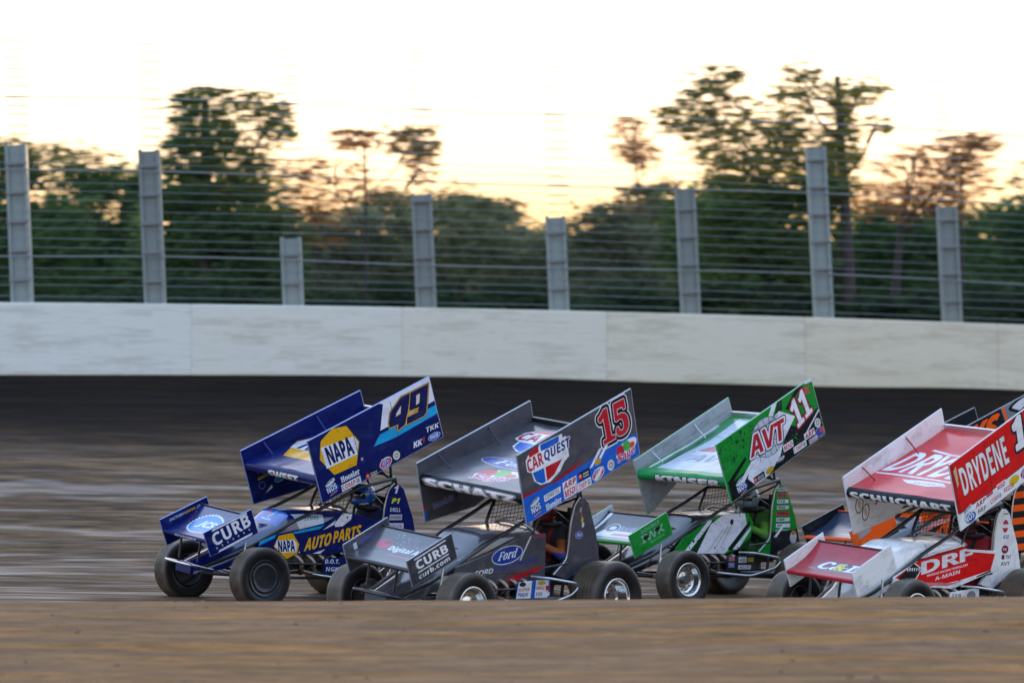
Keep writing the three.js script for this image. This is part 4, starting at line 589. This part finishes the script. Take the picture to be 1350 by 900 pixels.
// ================================================================ car four: white and red
const redSheets = sheets('#efece8');
{
  const S = redSheets, RED = '#e4080c', W = '#efece8', K = '#15161a', r = rngOf(21);
  S.left.poly([[.02, -.12], [0, -.12], [0, .6], [1.8, .6], [1.8, .05], [1.14, -.035], [.6, -.085]], RED).poly([[0, -.12], [.06, -.12], [.06, .6], [0, .6]], '#b80d12').line([[.02, -.125], [.6, -.09], [1.14, -.04], [1.8, .04]], K, .01);
  S.left.text('DRYDENE', [.155, .03], [.98, .09], [.13, .35], { fill: W, bold: 2, strokes: [['#7c0a10', 6]] }).poly([[.05, .36], [.1, .4], [.1, .2], [.07, .16]], '#c9b98a').line([[.62, .5], [.62, -.08]], '#a80c12', .01);
  S.left.text('1', [1.12, .18], [1.3, .19], [1.14, .5], { fill: W, font: 'bold 100px serif', bold: 22, strokes: [[K, 24]] }).text('S', [1.36, .16], [1.7, .17], [1.38, .5], { fill: W, font: 'bold 100px serif', bold: 18, strokes: [[K, 20]] });
  S.left.nos(.1, -.22, 1.15).arp(.3, -.175, .18, .05).tb('HRP', .32, -.25, .14, .05, { fill: '#3a3c48', skew: .2 }).poly([[.5, -.14], [.62, -.13], [.62, -.09], [.5, -.1]], '#c8505c').comp(.55, -.23, .2, .05).msd(.7, -.13, .14, .05).ell(1.0, -.13, .09, .05, '#d8b41c').tb('KEIZER', .8, -.2, .18, .05, { fill: '#b0242c', skew: .2 }).vp(1.2, -.12, 1).ring(1.45, -.1, .05).hoosier(1.3, -.2, .25, .06, .05, '#2a2a30');
  S.right.ell(.17, -.26, .055, .085, '#efe7de', '#3a2a26', .012, -.5).ell(.17, -.26, .025, .05, '#d8b8a4').ell(.25, -.38, .05, .085, '#efe7de', '#3a2a26', .012, -.5).ell(.25, -.38, .02, .05, '#d8b8a4');
  S.top.g.fillStyle = '#d00c18'; S.top.g.fillRect(0, 0, 3000, 3000);
  S.top.text('DRYDENE', [-.74, .62], [.74, .62], [-.66, 1.14], { fill: '#eef0f6', font: '100px sans-serif', bold: 11 }).poly([[-.76, .54], [-.2, .56], [.74, .5], [.74, .47], [-.2, .52], [-.76, .51]], '#e8e6ee').poly([[-.5, 1.26], [-.2, 1.2], [.7, 1.2], [.7, 1.17], [-.22, 1.17], [-.52, 1.22]], '#e8e6ee').poly([[-.32, .44], [-.1, .47], [.25, .46], [.35, .38], [.1, .33], [-.2, .37]], '#e4e2ea').tb('RACING', -.12, .38, .3, .035, { fill: '#7a6a78', skew: .2 }).poly([[-.1, 1.3], [.3, 1.36], [.7, 1.34], [.7, 1.28], [.2, 1.28]], '#e8e6ee');
  S.edge.g.fillStyle = '#23252b'; S.edge.g.fillRect(0, 0, 3000, 3000); S.edge.tb('SCHUCHART', -.7, .05, 1.4, .085, { fill: '#e8e2d6', skew: -.25, bold: 9, strokes: [['#4a4a50', 14]] });
  S.nose.g.fillStyle = '#a81428'; S.nose.g.fillRect(0, 0, 3000, 3000);
  S.nose.poly([[-.3, .16], [-.24, .13], [.4, .12], [.4, .16]], '#6a7a80').text('C&D', [-.2, .16], [.36, .16], [-.14, .3], { fill: '#eef0f8', font: 'bold 100px serif', bold: 8, strokes: [['#3c4a60', 20]] }).text('&', [.03, .16], [.17, .16], [.05, .29], { fill: '#e8d42c', font: 'bold 100px serif', bold: 6, strokes: [['#3c4a60', 12]] });
  S.side.poly([[-.9, .68], [-.535, .855], [-.2, .93], [.23, .99], [.28, 1.0], [.3, .935], [.80, .90], [.74, .72], [.2, .62], [-.4, .56], [-.62, .60]], RED).line([[-.54, .86], [-.1, .93], [.23, .99]], K, .012).poly([[-.62, .6], [.0, .565], [.3, .62], [.1, .6], [-.5, .62]], '#e07a80');
  S.side.text('DRF', [-.445, .71], [.40, .855], [-.46, .835], { fill: '#f2eff0', font: '100px sans-serif', bold: 15 }).text('DRYDENE RACING FORMULARY', [-.36, .675], [.335, .78], [-.365, .70], { fill: '#f0ecec' }).text('A-MAIN', [-.22, .63], [.2, .70], [-.22, .67], { fill: '#f0ecec', skew: .2 });
  S.side.poly([[-.83, .69], [-.6, .83], [-.47, .765], [-.59, .62], [-.83, .62]], '#18191d').line([[-.6, .835], [-.465, .765], [-.59, .61]], '#efe6e2', .016); for (let i = 0; i < 6; i++) { S.side.poly([[-.72 + i * .04, .77 - .0 * i], [-.69 + i * .04, .79 - .002 * i], [-.69 + i * .036, .735]], '#f4f0ea').poly([[-.74 + i * .03, .63], [-.71 + i * .03, .63], [-.715 + i * .036, .675]], '#f4f0ea'); }
  S.side.poly([[.5, .66], [.75, .72], [.74, .7], [.5, .645]], K);
  S.tail.ell(.98, 1.2, .05, .07, '#c0303a', '#e8dcdc', .005).poly([[.93, 1.18], [1.03, 1.18], [1.03, 1.22], [.93, 1.22]], '#efe8e6').tb('KSE', .95, 1.06, .1, .04, { fill: '#3a3c44', skew: .3 }).ell(1.0, .94, .06, .045, '#7c1c30', '#d8c8cc', .005).tb('FK', .97, .925, .06, .03, { fill: '#f0e8ea' }).poly([[.95, .83], [1.0, .83], [1.0, .88], [.95, .88]], '#6a1c34').tb('TNT', 1.02, .835, .1, .04, { fill: '#4a3c40' }).poly([[.93, 1.33], [1.02, 1.33], [1.02, 1.345], [.93, 1.345]], '#5c7a4a').tb('AVT', .94, .76, .16, .04, { fill: '#3c3c44' });
  S.rocker.tb('FSR', -.04, .43, .16, .06, { fill: '#5a5c64' }).ell(.29, .46, .07, .05, '#8a8c94', '#3c3e46', .005).tb('KEIZER', .2, .36, .2, .035, { fill: '#4a5a80' });
  S.hood.poly([[.3, 1.36], [.98, 1.3], [.98, 1.33], [.3, 1.4]], '#c8c6c2').tb('7', .62, .78, .1, .06, { fill: '#2a2018' });
  makeCar({ ...S, label: 'white and red winged sprint car with shark mouth on its side, nearest the right edge', body: W, gloss: 1.5, trim: '#b01424', under: '#8a8680', pos: [4.449, -1.782, -39.337], yaw: 44.4, roll: 5.78, pitch: -.4, xw: -.361, yw: 1.847, tilt: 21.9, stayM: std({ color: 0x9a2028, roughness: .4 }), rimTrim: std({ color: new THREE.Color().setRGB(.75, .75, .76), roughness: .35 }), cowlM: brushed,
    rightBoard: [[0, -.54], [.65, -.62], [1.15, -.5], [1.8, -.14], [1.8, .239], [0, .136]], bumperM: paintWhite(),
    hoodShape: [[1.66, .37, .12, .26, .2], [1.3, .55, .17, .35, .25], [1.05, .74, .21, .48, .29], [.92, .88, .22, .55, .31], [.8, .975, .24, .62, .32], [.62, 1.035, .25, .7, .33], [.3, 1.045, .27, .8, .34], [0, 1.045, .29, .86, .35], [-.3, 1.055, .29, .92, .355]],
    sideShape: [[.94, .62], [.92, .685], [.54, .86], [.2, .95], [-.23, 1.02], [-.3, .96], [-.82, .93], [-.76, .70], [-.1, .53], [.3, .56], [.60, .58]] });
}
function paintWhite() { return std({ color: new THREE.Color().setRGB(.7, .68, .64), roughness: .4 }); }
// ================================================================ car five: black and orange, half hidden
{
  const O = '#ff5a08', K = '#10131a', S = sheets(K), W = '#c9ccd2', r = rngOf(31);
  S.left.poly([[.98, .6], [1.02, .2], [1.8, .1], [1.8, .6]], '#7c8088').poly([[1.0, .6], [1.03, .2], [1.07, .2], [1.04, .6]], O).poly([[1.0, .57], [1.8, .57], [1.8, .6], [1.0, .6]], O).text('2', [1.15, .2], [1.62, .2], [1.2, .52], { fill: '#d8dade', bold: 14, strokes: [[K, 18]] }).text('KS', [.36, .18], [.86, .22], [.45, .44], { fill: O, bold: 12, font: 'italic bold 100px sans-serif' });
  S.left.poly([[0, -.32], [1.8, -.32], [1.8, -.1], [.9, -.05], [.4, -.16]], O).speckle(r, 60, K, .01, .04, [.3, -.3, 1.8, -.1]);
  S.right.poly([[.0, -.55], [0, -.4], [.5, -.35], [1.2, -.2], [1.2, -.4]], O);
  S.top.poly([[-.6, 1.1], [-.2, 1.1], [-.05, 1.5], [-.5, 1.5]], O).poly([[.1, .3], [.5, .3], [.5, .9], [.2, .8]], O);
  S.edge.g.fillStyle = K; S.edge.g.fillRect(0, 0, 3000, 3000);
  S.nose.g.fillStyle = '#26364e'; S.nose.g.fillRect(0, 0, 3000, 3000); for (let i = 0; i < 3; i++) S.nose.poly([[-.1, .12 + i * .12], [.46, .1 + i * .17], [.46, .14 + i * .17]], '#8ea6c0');
  S.noseL.g.fillStyle = O; S.noseL.g.fillRect(0, 0, 3000, 3000); S.noseL.poly([[.1, -.05], [.3, -.02], [.28, .03], [.1, .02]], '#9a9aa2').poly([[.42, -.2], [.67, -.2], [.67, -.12]], K);
  S.noseR.g.fillStyle = '#0d1016'; S.noseR.g.fillRect(0, 0, 3000, 3000);
  S.side.poly([[-.6, .6], [.5, .62], [.7, .92], [-.2, .96]], O).speckle(r, 50, K, .01, .03, [-.5, .65, .6, .9]).text('HYPER', [-.3, .68], [.4, .74], [-.3, .84], { fill: K });
  for (let i = 0; i < 5; i++) S.tail.poly([[.8, 1.3 - i * .16], [1.3, 1.36 - i * .16], [1.35, 1.28 - i * .16], [.8, 1.22 - i * .16]], O);
  S.hood.poly([[-.3, 1.1], [1, 1.1], [1, 1.6], [-.3, 1.5]], O).speckle(r, 30, K, .01, .04, [0, 1.15, 1, 1.5]);
  makeCar({ ...S, label: 'black and orange winged sprint car mostly hidden behind the white and red car', body: K, trim: O, under: '#181a20', pos: [5.19, -1.53, -43.5], yaw: 31.5, roll: 1.5, pitch: 1.75, xw: -.304, yw: 1.783, tilt: 20.9, lipM: std({ color: O, roughness: .4 }), rimTrim: std({ color: new THREE.Color().setRGB(.28, .3, .33), metalness: .5, roughness: .4 }),
    sideShape: [[.94, .60], [.92, .665], [.45, .82], [0, 1.0], [-.34, 1.03], [-.79, .93], [-.74, .60], [-.1, .5], [.62, .55]] });
}

// ---------------------------------------------------------------- drivers: one continuous body each, meshed from a field of tapered bones
function fieldMesh(bones, lo, hi, N, k) {
  const mc = new MarchingCubes(N, blackMat, false, false, 90000), f = mc.field, half = N / 2; mc.isolation = 0;
  const c = lo.map((q, i) => (q + hi[i]) / 2), h = Math.max(...hi.map((q, i) => (q - lo[i]) / 2));
  const B = bones.map(([a, b, ra, rb]) => ({ a, d: [b[0] - a[0], b[1] - a[1], b[2] - a[2]], l: (b[0] - a[0]) ** 2 + (b[1] - a[1]) ** 2 + (b[2] - a[2]) ** 2 || 1e-9, ra, rb }));
  for (let z = 0; z < N; z++) for (let y = 0; y < N; y++) for (let x = 0; x < N; x++) {
    const p = [c[0] + (x - half) / half * h, c[1] + (y - half) / half * h, c[2] + (z - half) / half * h]; let s = 0;
    for (const b of B) {
      const q0 = p[0] - b.a[0], q1 = p[1] - b.a[1], q2 = p[2] - b.a[2], t = clamp((q0 * b.d[0] + q1 * b.d[1] + q2 * b.d[2]) / b.l, 0, 1);
      const D = Math.hypot(q0 - t * b.d[0], q1 - t * b.d[1], q2 - t * b.d[2]) - lerp(b.ra, b.rb, t); if (D < k * 8) s += Math.exp(-D / k);
    }
    f[z * N * N + y * N + x] = s > 0 ? Math.max(-1, k * Math.log(s)) : -1;
  }
  mc.update();
  const n = mc.count, pos = new Float32Array(n * 3), nor = new Float32Array(n * 3);
  for (let i = 0; i < n * 3; i++) { pos[i] = mc.positionArray[i] * h + c[i % 3]; nor[i] = mc.normalArray[i]; }
  const g = new THREE.BufferGeometry(); g.setAttribute('position', new THREE.BufferAttribute(pos, 3)); g.setAttribute('normal', new THREE.BufferAttribute(nor, 3)); g.setAttribute('uv', new THREE.BufferAttribute(new Float32Array(n * 2), 2));
  g.computeVertexNormals();
  return g;
}
const bodyGeo = (() => {
  const b = [[[-.86, .54, -.08], [-.86, .54, .08], .13, .13], [[-.87, .6, 0], [-.89, .86, 0], .14, .155], [[-.88, .9, -.1], [-.88, .9, .1], .135, .135], [[-.87, 1.0, -.17], [-.87, 1.0, .17], .07, .07], [[-.86, 1.02, 0], [-.78, 1.13, 0], .065, .06], [[-.75, 1.19, 0], [-.73, 1.21, 0], .1, .1], [[-.66, 1.16, 0], [-.64, 1.17, 0], .035, .02], [[-.69, 1.1, 0], [-.67, 1.1, 0], .05, .04]];
  for (const s of [-1, 1]) b.push([[-.87, 1.0, s * .18], [-.77, .76, s * .27], .062, .05], [[-.77, .76, s * .27], [-.46, .89, s * .185], .05, .034], [[-.84, .53, s * .1], [-.38, .68, s * .14], .09, .07], [[-.38, .68, s * .14], [.02, .42, s * .12], .065, .045], [[.02, .42, s * .12], [.14, .52, s * .12], .045, .035]);
  const main = fieldMesh(b, [-1.1, .3, -.4], [.3, 1.4, .4], 104, .018);
  const hands = [];
  for (const s of [-1, 1]) {
    const z = s * .165, h = [[[-.45, .893, s * .18], [-.405, .9, s * .18], .03, .028], [[-.42, .925, s * .178], [-.42, .875, s * .178], .024, .022]];
    [.034, .012, -.011, -.033].forEach((dy, i) => { const l = [.95, 1.05, 1, .8][i], y = .9 + dy; h.push([[-.41, y, z + s * .018], [-.37, y, z + s * .03], .0105, .0095], [[-.37, y, z + s * .03], [-.37 + .036 * l, y, z + s * .008], .0095, .009], [[-.37 + .036 * l, y, z + s * .008], [-.35, y, z - s * .024 * l], .009, .008]); });
    h.push([[-.425, .925, z], [-.385, .945, z - s * .02], .013, .0105], [[-.385, .945, z - s * .02], [-.352, .94, z - s * .025], .0105, .009]);
    hands.push(fieldMesh(h, [-.49, .84, z - .08], [-.31, .98, z + .08], 52, .004));
  }
  return mergeGeometries([main, ...hands]);
})();
function driver(car, S) {
  const t = thing('person', S.label, 'person', null);
  t.position.set(S.pos[0], S.pos[1] + EYE, S.pos[2]); t.rotation.set(-R(S.roll), Math.PI + R(S.yaw), R(S.pitch), 'YXZ');
  const g = bodyGeo.clone(), p = g.attributes.position, col = [];
  for (let i = 0; i < p.count; i++) {
    const x = p.getX(i), y = p.getY(i), z = p.getZ(i); let c = S.suit;
    if (x > -.5 && y > .8) c = S.glove; else if (y > 1.08) c = [.25, .15, .11]; else if (Math.abs(z) > .2 && y < .93 && y > .79) c = S.sleeve; else if (Math.abs(z) > .2 && y < .79) c = S.cuff; else if (Math.abs(Math.abs(z) - .09) < .028 && x > -.8 && y > .6) c = S.belt;
    col.push(...c);
  }
  g.setAttribute('color', new THREE.Float32BufferAttribute(col, 3));
  part('body', g, std({ vertexColors: true, roughness: .8 }), t);
  const hs = new THREE.SphereGeometry(.15, 40, 28); hs.scale(1.08, 1.02, .92);
  { const a = hs.attributes.position; for (let i = 0; i < a.count; i++) { const x = a.getX(i), y = a.getY(i); if (x > .05 && y < -.02) a.setX(i, x + .03 * smooth(-y, .02, .1)); if (y < -.1) a.setY(i, -.1 + (y + .1) * .45); } }
  hs.computeVertexNormals(); hs.translate(-.715, 1.2, 0);
  const sh = new Sheet(0, 0, 2, 1, 256, S.helmet[0]), r = rngOf(S.seed);
  for (let i = 0; i < 26; i++) { const x = r() * 2, y = .2 + r() * .7, w = .1 + .25 * r(), h = .03 + .09 * r(); sh.poly([[x, y], [x + w, y + h * .6], [x + w * .8, y + h], [x + w * .1, y + h * .5]], S.helmet[1 + (r() * (S.helmet.length - 1)) | 0]); }
  part('helmet', hs, sh.mat({ roughness: .2, clearcoat: 1 }), t);
  const vis = new THREE.SphereGeometry(.153, 28, 12, Math.PI - 1.25 + Math.PI / 2 - Math.PI / 2, 2.5, 1.22, .5); vis.scale(1.09, 1.02, .93); vis.translate(-.712, 1.2, 0);
  part('visor', vis, new THREE.MeshPhysicalMaterial({ color: S.visor, roughness: .08, clearcoat: 1, side: THREE.DoubleSide }), t);
  const hn = new THREE.TorusGeometry(.15, .03, 8, 20, Math.PI * 1.2); hn.rotateX(Math.PI / 2); hn.rotateY(1.9); hn.translate(-.82, 1.07, 0);
  part('neck_restraint', hn, blackMat, t);
}
const navy = [.012, .022, .09];
driver(0, { label: 'driver in navy suit and blue, yellow and white painted helmet in the blue car', pos: [-2.444, -1.465, -41.891], yaw: 37.03, roll: 6.94, pitch: 1.84, suit: navy, sleeve: [.35, .2, .02], cuff: navy, belt: [.02, .02, .02], glove: [.03, .03, .04], helmet: ['#2458b0', '#e8d24a', '#f4f6fa', '#5db4e4', '#16306c', '#c0a040'], visor: 0x0a0c10, seed: 1 });
driver(0, { label: 'driver in black suit with blue and orange sleeve and red helmet in the grey car', pos: [-.277, -1.621, -38.184], yaw: 46.17, roll: 7.93, pitch: 0, suit: [.02, .02, .025], sleeve: [.3, .08, .02], cuff: [.02, .05, .26], belt: [.3, .02, .02], glove: [.02, .02, .02], helmet: ['#5c1418', '#1a1a1e', '#8c2a30', '#c8c4c4', '#2a2a30'], visor: 0x08090c, seed: 2 });
driver(0, { label: 'driver in lime green suit and green and brown helmet in the green car', pos: [2.342, -1.534, -44.121], yaw: 41.6, roll: 3.56, pitch: .7, suit: [.05, .14, .02], sleeve: [.13, .36, .03], cuff: [.1, .26, .05], belt: [.02, .02, .02], glove: [.03, .03, .03], helmet: ['#7a8a90', '#2c6a3c', '#7c5c48', '#1e3a2c', '#a8b4bc'], visor: 0x101214, seed: 3 });
driver(0, { label: 'driver in red suit and dark helmet in the white and red car', pos: [4.449, -1.782, -39.337], yaw: 44.4, roll: 5.78, pitch: -.4, suit: [.4, .02, .03], sleeve: [.45, .03, .03], cuff: [.3, .02, .02], belt: [.03, .03, .03], glove: [.02, .02, .02], helmet: ['#2a1416', '#8c2a2e', '#15161a', '#5c4a4a'], visor: 0x0a0a0c, seed: 4 });
driver(0, { label: 'driver in black suit and black helmet hidden in the black and orange car', pos: [5.19, -1.53, -43.5], yaw: 31.5, roll: 1.5, pitch: 1.75, suit: [.02, .02, .025], sleeve: [.4, .1, .02], cuff: [.02, .02, .02], belt: [.03, .03, .03], glove: [.02, .02, .02], helmet: ['#15161a', '#ff6a14', '#2a2c30'], visor: 0x0a0a0c, seed: 5 });

scene.traverse((o) => { if (o.isMesh) { o.castShadow = true; o.receiveShadow = true; } });
renderer.render(scene, camera);
